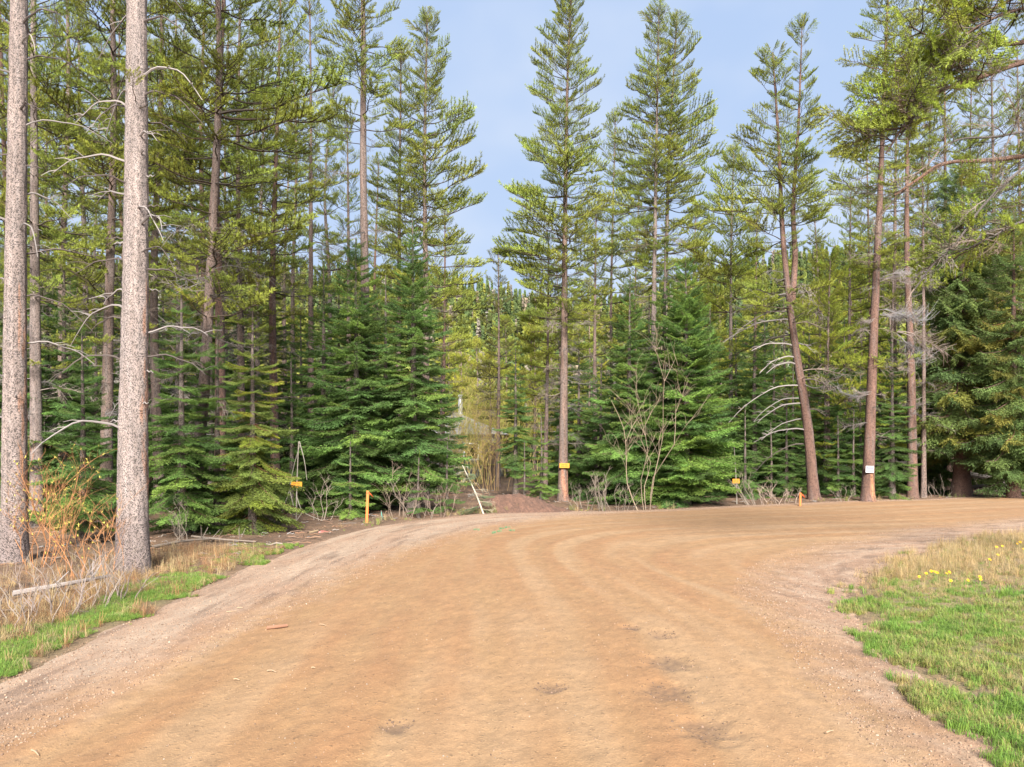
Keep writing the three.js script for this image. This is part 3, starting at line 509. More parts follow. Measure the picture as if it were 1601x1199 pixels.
fir({ seed: 314, px: 548, d: 17.2, top: 690, R: 0.75, green: FIR_BRIGHT, mixed: 0.5, label: 'low bright fir bough clump right behind the orange stake' });
fir({ seed: 315, px: 1503, d: 25, top: 250, R: 2.1, r: 0.29, spruce: true, bark: BARK_RED, green: SPRUCE, green2: [0.19, 0.19, 0.035], mixed: 0.22, crown: 0.17, per: 8, step: 0.26, power: 0.45, el0: -0.38, name: 'spruce_tree', label: 'big shaggy spruce with thick red trunk at the right' });
fir({ seed: 316, px: 1585, d: 23.5, top: 330, R: 1.7, spruce: true, bark: BARK_RED, green: SPRUCE, green2: [0.17, 0.17, 0.035], crown: 0.12, power: 0.5, el0: -0.45, name: 'spruce_tree', label: 'shaggy spruce at the right edge beside the big red-trunked spruce' });
fir({ seed: 317, px: 1395, d: 23.6, top: 520, R: 0.9, green: FIR, label: 'dark fir sapling right behind the pine with the white notice' });
fir({ seed: 318, px: 1180, d: 25, top: 470, R: 1.3, green: FIR, label: 'dark fir right of the broad bright fir' });
fir({ seed: 319, px: 284, d: 13.6, top: 430, R: 1.05, green: FIR, mixed: 0.4, crown: 0.1, label: 'fir just right of the thickest trunk with green fans near the ground' });
fir({ seed: 321, px: 340, d: 14.3, top: 500, R: 0.95, green: FIR, mixed: 0.35, label: 'fir sapling between the yellow-green fir and the thickest trunk' });
fir({ seed: 322, px: 128, d: 12.6, top: 520, R: 0.85, green: FIR, crown: 0.12, label: 'small dark fir close behind the orange willows' });
fir({ seed: 320, px: 100, d: 15.2, top: 400, R: 1.3, green: FIR, label: 'fir between the two near left trunks' });
{
  const R = rng(42), back = [[20, 20, 430], [75, 22, 380], [150, 19, 480], [190, 23, 420], [235, 20, 460], [330, 19, 500], [350, 23, 420], [430, 23, 430], [455, 19, 560], [470, 26, 480], [530, 26, 430], [590, 26, 450], [255, 28, 430], [110, 29, 430], [40, 31, 440], [380, 30, 450], [-30, 18, 430], [310, 27, 430],
    [905, 26, 520], [940, 24, 560], [1015, 27, 460], [1110, 26, 480], [1150, 29, 500], [1210, 27, 520], [1240, 26, 560], [1290, 26, 540], [1320, 28, 500], [1345, 26, 580], [1420, 28, 520], [1455, 27, 560], [1540, 29, 480], [1195, 33, 480], [1265, 32, 500], [1375, 31, 480], [1480, 32, 430], [1625, 26, 400], [880, 31, 560], [965, 31, 500], [1080, 33, 470], [690, 27, 560], [660, 29, 480], [1165, 23.5, 640], [1205, 23.8, 660], [1310, 23.6, 650], [1230, 24, 610], [1335, 24.5, 640]];
  back.forEach(([px, d, top], i) => fir({ seed: 340 + i, px, d, top, R: clamp((worldY(top, d)) * 0.25, 0.5, 1.6), green: FIR, mixed: 0.25, step: 0.24, label: px < 620 ? `dark fir in the shade among the left-hand trunks, ${nth(back.filter((e) => e[0] < 620), back.filter((e) => e[0] < 620).indexOf(back[i]))} from the left` : `dark fir in the shade beyond the bend, ${nth(back.filter((e) => e[0] >= 620), back.filter((e) => e[0] >= 620).indexOf(back[i]))} from the left`, group: px < 620 ? 'dark firs among the left trunks' : 'dark firs beyond the bend' }));
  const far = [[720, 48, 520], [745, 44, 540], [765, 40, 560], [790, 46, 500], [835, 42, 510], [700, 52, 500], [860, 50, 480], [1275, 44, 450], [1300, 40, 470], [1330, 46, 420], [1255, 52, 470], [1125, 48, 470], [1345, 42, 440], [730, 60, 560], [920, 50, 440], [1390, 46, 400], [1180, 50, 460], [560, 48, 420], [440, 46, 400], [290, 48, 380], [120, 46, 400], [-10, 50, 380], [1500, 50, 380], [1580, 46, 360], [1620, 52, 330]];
  far.forEach(([px, d, top], i) => pine({ seed: 420 + i, d, path: [[px, HY + EYE * F / d], [px + 2, (top + HY) / 2], [px, top]], r: 0.12, crown: 0.12, R: 2.1, step: 0.4, thin: 0.15, green: i % 3 ? SUNLIT_LIME : PINE_BRIGHT, dead: 0, label: `sunlit lime-green tree far back through the gaps, ${nth(far, i)} from the left`, group: 'sunlit lime-green trees far back' }));
}
{ // the wood on the hill reads as one mass
  const R = rng(43), g = new G();
  for (let i = 0; i < 260; i++) { const s = R(), h = 1 - s, a = R() * 6.28, r = 0.17 * Math.pow(s, 0.8), p = V(Math.cos(a) * r * 0.3, h, Math.sin(a) * r * 0.3), e = V(Math.cos(a) * r * (0.8 + 0.5 * R()), h - 0.05 * R(), Math.sin(a) * r * (0.8 + 0.5 * R())), t = V(-Math.sin(a), 0.3 * (R() - 0.5), Math.cos(a)).multiplyScalar(0.035), k = 0.7 + 0.6 * R(); g.tri(p.clone().add(V(0, 0.03, 0)).add(t), p.clone().sub(t), e, [k, k, k]); }
  g.tube([V(0, 0, 0), V(0, 0.95, 0)], 0.014, 0.003, 4, [0.5, 0.38, 0.3]);
  const l = [];
  for (let i = 0; i < 9000; i++) { const z = -80 - 270 * R(), x = (R() - 0.5) * 1.9 * -z; if (Math.abs(x) > 410) continue; const s = 7 + 8 * R(); l.push([new THREE.Matrix4().compose(V(x, hillY(x, z) - 0.2, z), new THREE.Quaternion().setFromAxisAngle(V(0, 1, 0), R() * 6.28), V(s * 1.15, s, s * 1.15)), hue(R() < 0.4 ? [0.20, 0.22, 0.045] : R() < 0.15 ? [0.26, 0.22, 0.17] : [0.10, 0.14, 0.045], R)]); }
  scatter(scene, 'hillside_forest', g.build(), needleMat, l, { label: 'distant conifer forest covering the hillside', category: 'forest' });
}

// ---------------------------------------------------------------- pine off the right edge whose limbs hang into the picture
{
  const base = V(worldX(1790, 9.4), 0, -9.4); base.y = H(base.x, base.z) - 0.08;
  const t = thing('lodgepole_pine', 'near pine just off the right edge, its limbs reaching in across the top right', 'tree', base), R = rng(61);
  const { geo, curve: c } = trunkGeo([V(0, 0, 0), V(0.1, 4, 0), V(0, 8, 0.1), V(0.1, 13, 0)], 0.2, 0.05, 20, 60, BARK_MID, { seed: 9, rough: 0.012 });
  put(t, 'trunk', geo, barkMat);
  const limb = (pts, r0, r1, col, o = {}) => {
    const w = pts.map(([px, py, d]) => V(worldX(px, d) - base.x, worldY(py, d) - base.y, base.z * -1 - d)), fine = curve(w, 26).map((p) => p.add(V(0.03 * (R() - 0.5), 0.04 * (R() - 0.5), 0.03 * (R() - 0.5)))), g = new G();
    const m = put(t, 'limb', trunkGeo(w, r0, r1, 12, 50, col, { seed: Math.round(r0 * 1000) + pts.length, flare: 0, rough: 0.007 }).geo, barkMat), a = [[], []], b = [];
    for (let i = 0; i < (o.needles ?? 0); i++) { const s = lerp(o.from ?? 0.4, 1, R()), p = fine[Math.min(26, Math.floor(s * 26))]; a[i % 2].push([M4(p, 2.6 + 1.6 * (R() - 0.5) + (R() < 0.3 ? 1.5 : 0), (R() - 0.45) * 1.3, R() * 6, 0.28 + 0.34 * R()), hue(R() < 0.5 ? PINE : PINE_BRIGHT, R, 0.25)]); }
    for (let i = 0; i < (o.dead ?? 0); i++) { const s = lerp(o.dfrom ?? 0.2, 1, R()), p = fine[Math.min(26, Math.floor(s * 26))]; b.push([M4(p, 2.7 + 2 * (R() - 0.5), (R() - 0.6) * 1.8, R() * 6, 0.35 + 0.5 * R()), hue([0.15, 0.115, 0.095], R, 0.25)]); }
    a.forEach((l, i) => l.length && scatter(m, 'crown', PB[2 + i], needleMat, l));
    if (b.length) scatter(m, 'dead_twigs', DS[1], woodMat, b);
  };
  const BR = [0.2, 0.115, 0.085], OR = [0.34, 0.185, 0.12];
  limb([[1790, 30, 9.4], [1690, 45, 9.2], [1601, 66, 9], [1545, 74, 8.9], [1500, 108, 8.8], [1455, 150, 8.7], [1405, 215, 8.6]], 0.05, 0.008, BR, { needles: 26, from: 0.4, dead: 14 });
  limb([[1790, 70, 9.4], [1690, 80, 9.1], [1601, 97, 8.8], [1540, 118, 8.7], [1480, 138, 8.6], [1440, 160, 8.5], [1385, 240, 8.5]], 0.06, 0.008, BR, { needles: 26, from: 0.45, dead: 14 });
  limb([[1790, 225, 9.4], [1690, 235, 9.3], [1601, 244, 9.2], [1540, 251, 9.1], [1475, 256, 9.0], [1435, 280, 8.9], [1398, 306, 8.8]], 0.045, 0.014, OR, { dead: 10 });
  limb([[1790, 190, 9.4], [1690, 200, 9.0], [1601, 206, 8.8], [1555, 214, 8.7], [1500, 218, 8.6], [1455, 240, 8.5]], 0.03, 0.006, GREY, { dead: 10 });
  limb([[1790, 200, 9.4], [1660, 228, 9.0], [1601, 262, 8.8], [1540, 318, 8.7], [1490, 385, 8.6], [1462, 410, 8.6], [1425, 458, 8.6]], 0.03, 0.007, mul3(GREY, 0.9), { dead: 5, dfrom: 0.5 });
  limb([[1790, 320, 9.4], [1680, 330, 9.1], [1601, 345, 8.9], [1550, 370, 8.8], [1500, 395, 8.7]], 0.03, 0.005, GREY, { needles: 12, dead: 12 });
  limb([[1790, -60, 9.4], [1690, -40, 9.2], [1601, -10, 9], [1540, 20, 8.9], [1470, 60, 8.8], [1420, 40, 8.7]], 0.05, 0.006, BR, { needles: 24, from: 0.3, dead: 16 });
  limb([[1790, -20, 9.4], [1700, 10, 8.9], [1620, 10, 8.6], [1550, 30, 8.3], [1500, 60, 8.2]], 0.04, 0.006, BR, { needles: 20, from: 0.3, dead: 12 });
  const q = []; // green clumps where the limbs end
  for (const [px, py, n, rr] of [[1395, 108, 4, 20], [1425, 140, 7, 28], [1385, 165, 4, 22], [1400, 205, 6, 26], [1372, 238, 5, 22], [1345, 300, 4, 18], [1330, 318, 3, 14], [1500, 90, 4, 24], [1475, 165, 4, 22], [1530, 25, 5, 26], [1560, 130, 4, 20], [1420, 300, 4, 24], [1570, 290, 5, 30]]) for (let k = 0; k < n; k++) { const d = 8.7 + 0.5 * (R() - 0.5); q.push([M4(V(worldX(px + (R() - 0.3) * rr * 2, d) - base.x, worldY(py + (R() - 0.5) * rr, d) - base.y, -base.z - d), 3.1 + 1.6 * (R() - 0.5), 0.1 + 0.5 * (R() - 0.5), R() * 0.6, 0.20 + 0.16 * R()), hue(R() < 0.5 ? PINE : PINE_BRIGHT, R, 0.25)]); }
  scatter(t, 'crown', PB[4], needleMat, q);
  const l = []; for (let i = 0; i < 10; i++) l.push([M4(c.getPointAt(0.6 + 0.4 * R()), R() * 6.28, 0.2, R(), 0.8 + 0.5 * R()), hue(PINE, R)]);
  scatter(t, 'crown', PB[0], needleMat, l);
}
// grey brooms of dead twigs on the two red pines at the right
{
  const R = rng(62);
  const broom = (tr, px, py, az, el, n, s) => { const l = []; for (let i = 0; i < n; i++) l.push([M4(V(worldX(px, 22.3) - tr.base.x, worldY(py, 22.3) - tr.base.y, 0.12 + 0.3 * (R() - 0.3)), az + (R() - 0.5) * 0.8, el + (R() - 0.5) * 0.5, R() * 6, s * (0.6 + 0.6 * R())), hue([0.22, 0.19, 0.18], R)]); scatter(tr.t, 'dead_twigs', DSfine[0], woodMat, l); };
  broom(T14, 1372, 490, 0, -0.15, 5, 1.2); broom(T14, 1395, 525, 0.2, -0.5, 4, 1.4); broom(T14, 1360, 500, 3.1, -0.3, 3, 0.5); broom(T14, 1425, 420, 0.5, -0.9, 6, 0.7); broom(T14, 1372, 440, 0.2, 0, 3, 1.0); broom(T14, 1355, 615, 3.0, -0.2, 4, 0.7);
  const l = [], q = (px, py, s) => l.push([M4(V(worldX(px, 22) - T14.base.x, worldY(py, 22) - T14.base.y, 0.5 * R()), R() * 6.28, 0.1, R(), s), hue(PINE_BRIGHT, R)]);
  for (let i = 0; i < 20; i++) q(1365 + (R() - 0.5) * 100, 572 + (R() - 0.5) * 16, 0.45); for (let i = 0; i < 12; i++) q(1385 + (R() - 0.5) * 60, 415 + (R() - 0.5) * 30, 0.5);
  scatter(T14.t, 'crown', PB[4], needleMat, l);
}

// ---------------------------------------------------------------- bare shrubs, saplings, fallen wood
function stemGeo(R, h, lean, r, col, o = {}) {
  const g = new G(), dir = V(lean[0], 1, lean[1]).normalize(), wig = () => (R() - 0.5) * (o.wiggle ?? 0.3) * h;
  const pts = [V(0, -0.05, 0)]; for (let i = 1; i <= 4; i++) pts.push(V(dir.x * h * i / 4 + wig() * 0.5, dir.y * h * i / 4 - (o.arch ?? 0) * h * (i / 4) ** 2, dir.z * h * i / 4 + wig() * 0.5));
  const grow = (p, r, lvl) => {
    const f = curve(p, 8); g.tube(f, r, r * 0.3, lvl ? 3 : 5, mul3(col, 0.8 + 0.4 * R()));
    if (lvl >= (o.levels ?? 2)) return;
    const n = (o.side ?? 4) - lvl;
    for (let k = 0; k < n; k++) {
      const s = 3 + Math.floor(R() * 5.5), q = f[s], t = f[Math.min(8, s + 1)].clone().sub(f[s - 1]).normalize(), len = h * (0.34 - 0.12 * lvl) * (0.5 + 0.8 * R());
      const d = t.add(V((R() - 0.5) * 2.4, 0.1 + 0.4 * R() - (o.droop ?? 0), (R() - 0.5) * 2.4)).normalize();
      grow([q, q.clone().addScaledVector(d, len * 0.5).add(V((R() - 0.5) * 0.06 * h, 0.02 * h, 0)), q.clone().addScaledVector(d, len)], r * 0.5, lvl + 1);
    }
  };
  grow(pts, r, 0);
  if (o.leaf) for (let i = 0; i < o.leaf; i++) { const k = Math.floor(R() * g.p.length / 9) * 9, p = V(g.p[k], g.p[k + 1], g.p[k + 2]); if (p.y > h * 0.25) g.brush(p, V(R() - 0.5, 0.6, R() - 0.5), 0.02, 3, 0.035, 0.012, o.leafCol, R); }
  return g.build();
}
function shrub(o) {
  const R = rng(o.seed), d = o.d, x = worldX(o.px, d), p = V(x, H(x, -d), -d), t = thing(o.name ?? 'bare_shrub', o.label, 'shrub', p, o.group);
  for (let i = 0; i < o.n; i++) {
    const a = R() * 6.28, sp = (o.spread ?? 0.5) * Math.sqrt(R()), g = stemGeo(R, o.h * (0.55 + 0.5 * R()), [Math.cos(a) * sp + (o.lean ?? 0), Math.sin(a) * sp * 0.7], (o.r ?? 0.008) * (0.7 + 0.6 * R()), o.col, o);
    g.translate(Math.cos(a) * (o.foot ?? 0.12) * R(), 0, Math.sin(a) * (o.foot ?? 0.12) * R());
    put(t, 'stem', g, woodMat);
  }
  return t;
}
const TWIG = [0.2, 0.16, 0.13], ORANGE_TWIG = [0.30, 0.135, 0.055], PALE_TWIG = [0.175, 0.14, 0.11], DARK_TWIG = [0.12, 0.09, 0.075];
shrub({ seed: 1, px: 62, d: 9.9, n: 14, h: 1.5, spread: 0.55, foot: 0.3, col: ORANGE_TWIG, r: 0.006, side: 5, leaf: 10, leafCol: [0.36, 0.30, 0.06], name: 'willow_shrub', label: 'orange-stemmed willow shrub with yellow buds beside the far left trunk' });
shrub({ seed: 2, px: 120, d: 9.2, n: 10, h: 1.2, spread: 0.6, foot: 0.3, col: ORANGE_TWIG, r: 0.005, side: 5, leaf: 8, leafCol: [0.36, 0.30, 0.06], name: 'willow_shrub', label: 'orange willow shrub between the two near left trunks' });
shrub({ seed: 3, px: 185, d: 9.2, n: 5, h: 1.0, spread: 0.4, foot: 0.12, col: [0.33, 0.16, 0.07], r: 0.005, side: 4, label: 'small reddish bare shrub at the foot of the thickest trunk', name: 'willow_shrub' });
[[10, 6.6, 0.5, 7, 'lowest one at the left edge'], [48, 6.9, 0.55, 7, 'second from the left edge'], [95, 7.2, 0.6, 8, 'third from the left edge'], [140, 7.6, 0.6, 8, 'fourth from the left edge'], [182, 8.0, 0.65, 9, 'the last before the thickest trunk']].forEach(([px, d, h, n, w], i) => shrub({ seed: 10 + i, px, d, n, h, spread: 0.75, foot: 0.25, col: i % 2 ? TWIG : [0.2, 0.155, 0.135], r: 0.007, side: 4, wiggle: 0.2, label: `low leafless grey-brown brush above the left grass, ${w}`, group: 'low bare brush above the left grass' }));
shrub({ seed: 20, px: 1008, d: 20, n: 5, h: 3.9, spread: 0.34, foot: 0.3, col: [0.22, 0.165, 0.115], r: 0.014, side: 6, wiggle: 0.3, label: 'tall leafless shrub with pale stems in front of the bright firs' });
shrub({ seed: 21, px: 945, d: 19.8, n: 6, h: 1.3, spread: 0.5, foot: 0.25, col: PALE_TWIG, r: 0.012, label: 'pale bare shrub right of the pine with the yellow sign' });
shrub({ seed: 22, px: 915, d: 19.9, n: 10, h: 0.7, spread: 0.8, foot: 0.4, col: PALE_TWIG, r: 0.009, label: 'low tangle of pale twigs at the right end of the dirt mound' });
shrub({ seed: 23, px: 968, d: 19.9, n: 9, h: 0.75, spread: 0.8, foot: 0.4, col: PALE_TWIG, r: 0.009, label: 'low tangle of pale twigs at the road edge before the left bright fir' });
shrub({ seed: 24, px: 625, d: 17.2, n: 9, h: 1.2, spread: 0.6, foot: 0.4, col: [0.19, 0.14, 0.105], r: 0.008, droop: 0.3, label: 'bare tan shrub arching right of the orange stake' });
shrub({ seed: 25, px: 690, d: 17.8, n: 11, h: 0.95, spread: 0.75, foot: 0.4, col: [0.2, 0.14, 0.11], r: 0.008, label: 'bare pinkish brush left of the dirt mound' });
shrub({ seed: 26, px: 662, d: 17.4, n: 8, h: 0.8, spread: 0.8, foot: 0.4, col: PALE_TWIG, r: 0.009, label: 'low pale brush below the big fir left of the gap' });
shrub({ seed: 27, px: 1195, d: 21.4, n: 9, h: 0.75, spread: 0.9, foot: 0.5, col: [0.27, 0.20, 0.16], r: 0.010, label: 'heap of dead twigs left of the short orange stake' });
shrub({ seed: 28, px: 1222, d: 21.8, n: 9, h: 0.6, spread: 1, foot: 0.5, col: [0.3, 0.23, 0.18], r: 0.010, label: 'low dead twigs just behind the short orange stake' });
shrub({ seed: 29, px: 1178, d: 21.2, n: 4, h: 1.1, spread: 0.3, lean: -0.55, foot: 0.3, col: PALE_TWIG, r: 0.014, label: 'pale sticks leaning left beside the right-hand yellow sign' });
shrub({ seed: 30, px: 1320, d: 22.4, n: 6, h: 0.55, spread: 0.8, foot: 0.3, col: TWIG, r: 0.008, label: 'low twigs left of the pine with the white notice' });
shrub({ seed: 31, px: 500, d: 16.6, n: 5, h: 0.95, spread: 0.7, foot: 0.2, col: TWIG, r: 0.010, label: 'forked dead sticks left of the tall orange stake' });
shrub({ seed: 32, px: 290, d: 12.6, n: 5, h: 0.7, spread: 0.5, foot: 0.2, col: PALE_TWIG, r: 0.008, label: 'small pale dead shrub under the fir right of the thickest trunk' });
shrub({ seed: 33, px: 770, d: 30, n: 14, h: 3.2, spread: 0.4, foot: 0.9, col: [0.26, 0.17, 0.075], r: 0.012, side: 6, leaf: 120, leafCol: [0.40, 0.34, 0.06], name: 'willow_shrub', label: 'tawny yellow willow thicket glimpsed through the gap behind the mound' });
shrub({ seed: 34, px: 728, d: 31, n: 12, h: 2.6, spread: 0.4, foot: 0.9, col: [0.24, 0.17, 0.08], r: 0.012, side: 6, leaf: 120, leafCol: [0.36, 0.34, 0.06], name: 'willow_shrub', label: 'tawny willow thicket in front of the distant cabin' });
shrub({ seed: 35, px: 1475, d: 25, n: 8, h: 0.7, spread: 0.9, foot: 0.5, col: TWIG, r: 0.010, label: 'low dead twigs left of the big red-trunked spruce' });
shrub({ seed: 36, px: 1540, d: 26, n: 9, h: 0.9, spread: 0.9, foot: 0.6, col: PALE_TWIG, r: 0.011, label: 'pale dead brush right of the big red-trunked spruce' });
{ // far willows that glow lime and tan in the gap
  const R = rng(63);
  [[728, 36], [757, 37], [800, 43], [842, 41], [1290, 40], [1340, 41]].forEach(([px, d], i) => shrub({ seed: 70 + i, px, d, n: 14, h: 4.5, spread: 0.35, foot: 1.2, col: [0.40, 0.34, 0.12], r: 0.018, side: 6, leaf: 220, leafCol: [0.42, 0.44, 0.06], name: 'willow_shrub', label: `tall lime-leafed willow far back, ${ORD[i]} from the left`, group: 'tall lime-leafed willows far back' }));
}
function stick(name, label, cat, pts, r0, r1, col, group, side = 0, seed = 3) {   // pts: [px, distance, height]
  const w = pts.map(([px, d, h]) => { const x = worldX(px, d); return V(x, Math.max(H(x, -d), d < 14 && name === 'wood_stick' ? roadY(x, -d) : -9) + h, -d); }), o = w[0].clone(), g = new G(), R = rng(seed);
  const f = curve(w.map((p) => p.clone().sub(o)), 12); g.tube(f, r0, r1, 8, col);
  for (let k = 0; k < side; k++) { const q = f[2 + Math.floor(R() * 10)]; g.tube([q, q.clone().add(V((R() - 0.3) * 0.3, 0.1 + 0.2 * R(), (R() - 0.5) * 0.4))], r1 * 0.7, r1 * 0.3, 4, col); }
  const t = new THREE.Mesh(g.build(), woodMat); t.name = numbered(name); t.position.copy(o); t.castShadow = t.receiveShadow = true; t.userData = { label, category: cat }; if (group) t.userData.group = group; scene.add(t);
  return t;
}
stick('fallen_log', 'grey fallen branch lying in the dry grass left of the thickest trunk', 'log', [[20, 7.9, 0.12], [110, 8.3, 0.16], [172, 8.9, 0.14]], 0.035, 0.018, GREY, null, 4);
stick('fallen_log', 'dark fallen branch crossing low brush at the left edge', 'log', [[-20, 7.4, 0.05], [60, 7.3, 0.08], [140, 7.35, 0.05]], 0.015, 0.008, DARK_TWIG, null, 3);
stick('fallen_log', 'pale fallen limb on the litter right of the thickest trunk', 'log', [[236, 11.6, 0.1], [290, 12.3, 0.12], [340, 12.9, 0.1]], 0.03, 0.015, PALE_TWIG, null, 5);
stick('fallen_log', 'thin dark limb on the litter behind the yellow-green fir', 'log', [[300, 13.2, 0.08], [350, 12.6, 0.12], [400, 12.8, 0.06]], 0.02, 0.01, TWIG, null, 5);
stick('fallen_log', 'short cut stick lying before the sign post at the left', 'log', [[482, 14.2, 0.04], [497, 14.6, 0.05]], 0.03, 0.02, [0.30, 0.21, 0.12]);
stick('fallen_log', 'grey downed log at the foot of the right-hand spruce, upper one', 'log', [[1512, 26.5, 0.75], [1550, 26, 0.62], [1592, 25.6, 0.3]], 0.10, 0.06, GREY, null, 3);
stick('fallen_log', 'thin grey downed log at the right edge, lower one', 'log', [[1505, 25.6, 0.3], [1560, 25.2, 0.4], [1615, 24.6, 0.15]], 0.06, 0.03, mul3(GREY, 0.8), null, 4);
stick('wood_stick', 'short brown stick lying on the left side of the road', 'stick', [[417, 6.62, 0.018], [433, 6.66, 0.02], [449, 6.72, 0.018]], 0.017, 0.015, [0.20, 0.10, 0.06]);
{ const chips = [[425, 1062, 14], [370, 1075, 9], [362, 968, 16], [505, 988, 10], [490, 1060, 6], [1297, 1161, 12], [55, 1189, 11], [375, 961, 9]];
  chips.forEach(([px, py, w], i) => { const d = groundD(py), q = w * d / F / 2 * F / d; stick('wood_stick', `pale wood chip on the dirt road, ${nth(chips, i)} from the left`, 'wood chip', [[px - w / 2, d, 0.012], [px, d + 0.02 * ((i % 3) - 1), 0.014], [px + w / 2, d + 0.05 * ((i % 3) - 1), 0.008]], 0.005, 0.003, [0.30, 0.20, 0.125], 'pale wood chips on the road'); }); }
// thin dead saplings that carry the two signs
const sapling = (px, d, top, topPx, r, label, forks) => {
  const x = worldX(px, d), b = V(x, H(x, -d) - 0.05, -d), t = thing('dead_sapling', label, 'sapling', b), h = worldY(top, d) - b.y, g = new G();
  g.tube(curve([V(0, 0, 0), V((topPx - px) * d / F * 0.4, h * 0.5, 0.02), V((topPx - px) * d / F, h, 0)], 10), r, r * 0.5, 6, [0.2, 0.175, 0.145]); put(t, 'trunk', g.build(), woodMat);
  for (const f of forks) { const q = new G(); q.tube(curve(f.map(([fx, fy, dz]) => V(worldX(fx, d) - b.x, worldY(fy, d) - b.y, dz)), 8), r * 0.55, r * 0.3, 5, [0.21, 0.185, 0.155]); put(t, 'branch', q.build(), woodMat); }
};
sapling(463, 15.4, 690, 467, 0.017, 'thin dead sapling holding the left yellow sign', [[[460, 790, 0.05], [455, 765, 0.06], [459, 735, 0.05], [470, 692, 0]], [[468, 690, 0], [478, 720, 0.1], [482, 750, 0.1]], [[464, 775, 0.02], [478, 798, 0.2], [510, 812, 0.3]], [[478, 798, 0.2], [468, 815, 0.3]], [[455, 762, 0.05], [445, 795, 0.1], [432, 825, 0.15]]]);
sapling(1152, 21.5, 690, 1147, 0.02, 'thin dead sapling holding the small right-hand yellow sign', [[[1151, 755, 0.03], [1160, 775, 0.1], [1174, 795, 0.2]], [[1160, 774, 0.1], [1172, 788, 0.2]]]);

// leaning dying sapling left of the mound
{
  const d = 18.6, x = worldX(757, d), b = V(x, H(x, -d), -d), t = thing('leaning_sapling', 'grey-green dying fir sapling leaning left beside the mound', 'sapling', b), R = rng(64), g = new G();
  const c = new THREE.CatmullRomCurve3([V(0, -0.05, 0), V(-0.2, 0.5, 0.05), V(-0.55, 1.25, 0.05)]);
  g.tube(c.getPoints(10), 0.028, 0.008, 6, [0.38, 0.34, 0.27]); put(t, 'trunk', g.build(), woodMat);
  const l = [], m = []; for (let i = 0; i < 34; i++) { const s = 0.12 + 0.86 * R(), e = [M4(c.getPointAt(s), R() * 6.28, -0.25 + 0.2 * R(), R(), (0.62 - 0.42 * s) * (0.6 + 0.6 * R())), hue(i % 2 ? [0.30, 0.27, 0.2] : [0.16, 0.20, 0.10], R)]; (i % 2 ? l : m).push(e); }
  scatter(t, 'dead_twigs', DS[0], woodMat, l); scatter(t, 'crown', FF[0], needleMat, m);
}
{ // mound of dirt and bark
  const d = 19.6, x0 = worldX(808, d), c0 = V(x0, H(x0, -d) - 0.03, -d);
  const g = grid(90, 60, (i, j) => { const x = lerp(-1.75, 1.75, i), z = lerp(-1.0, 1.0, j), q = Math.hypot(x / 1.6 + 0.08 * fbm(z * 2, 4), z / 0.9) + 0.16 * fbm(x * 1.5 + 2, z * 1.5, 4); const h = 0.47 * Math.pow(smooth(1.0, 0.0, q), 0.75) * (1 + 0.2 * fbm(x * 3, z * 3)) * (1 - 0.15 * x) + 0.03 * fbm(x * 9, z * 9, 3) - (q > 0.98 ? 0.06 : 0); return { p: [x, h, z], c: mul3(mix3([0.19, 0.10, 0.068], [0.125, 0.07, 0.05], clamp(0.5 + 0.9 * fbm(x * 3 + 7, z * 3, 4))), 1 + 0.25 * n2(x * 13, z * 13)) }; });
  const m = put(scene, 'dirt_mound', g, gravelMat); m.position.copy(c0); m.userData = { label: 'low mound of reddish dirt and bark at the far road edge', category: 'mound' };
}

// ---------------------------------------------------------------- signs, stakes, ribbons
function print(w, h, draw) { const c = document.createElement('canvas'); c.width = w; c.height = h; draw(c.getContext('2d')); const t = new THREE.CanvasTexture(c); t.colorSpace = THREE.SRGBColorSpace; t.magFilter = THREE.LinearFilter; return t; }
const yellow = print(192, 96, (x) => {
  x.fillStyle = '#f4a61e'; x.fillRect(0, 0, 192, 96); x.fillStyle = '#5e3c04'; const R = rng(81);
  for (const [y, x0, n1, n2_] of [[20, 38, 5, 4], [54, 28, 6, 5]]) { let q = x0; for (const n of [n1, n2_]) { for (let k = 0; k < n; k++) { x.fillRect(q, y, 4, 22); x.fillRect(q, y + [0, 9, 18][Math.floor(R() * 3)], 9, 4); q += 12; } q += 12; } }
});
const white = print(160, 128, (x) => {
  x.fillStyle = '#f4f1f4'; x.fillRect(0, 0, 160, 128); x.fillStyle = '#6a6f9c'; x.fillRect(14, 12, 134, 44); x.fillStyle = '#f0eefa'; for (let k = 0; k < 8; k++) x.fillRect(36 + k * 13, 24, 8, 16);
  x.fillStyle = '#4a4a52'; x.fillRect(32, 72, 46, 12); x.fillStyle = '#c3bcc6'; x.fillRect(98, 72, 44, 5); x.fillRect(98, 84, 44, 5); x.fillRect(32, 98, 90, 5);
});
function sign(label, px, py, d, w, h, map, tilt, edge) {
  const t = thing('notice_sign', label, 'sign', V(worldX(px, d), worldY(py, d), -d)), b = new THREE.BoxGeometry(w, h, 0.006);
  t.rotation.z = tilt;
  put(t, 'board', b, new THREE.MeshStandardMaterial({ color: edge, roughness: 0.6 }));
  const f = put(t, 'print', new THREE.PlaneGeometry(w * 0.995, h * 0.99), new THREE.MeshStandardMaterial({ map, color: color(0.5, 0.5, 0.5), roughness: 0.7 })); f.position.z = 0.0045;
  for (const s of [-1, 1]) { const n = put(t, 'nail', new THREE.CylinderGeometry(0.005, 0.005, 0.004, 8), new THREE.MeshStandardMaterial({ color: 0x888888, roughness: 0.4, metalness: 0.8 })); n.rotation.x = Math.PI / 2; n.position.set(0, s * h * 0.42, 0.007); }
}
sign('yellow sign on the dead sapling at the left clearing', 463.5, 757.5, 15.36, 0.235, 0.12, yellow, -0.02, 0xd99a1c);
sign('yellow sign nailed across the red pine trunk in the middle', 882.5, 727.8, 23.18, 0.31, 0.15, yellow, 0, 0xd99a1c);
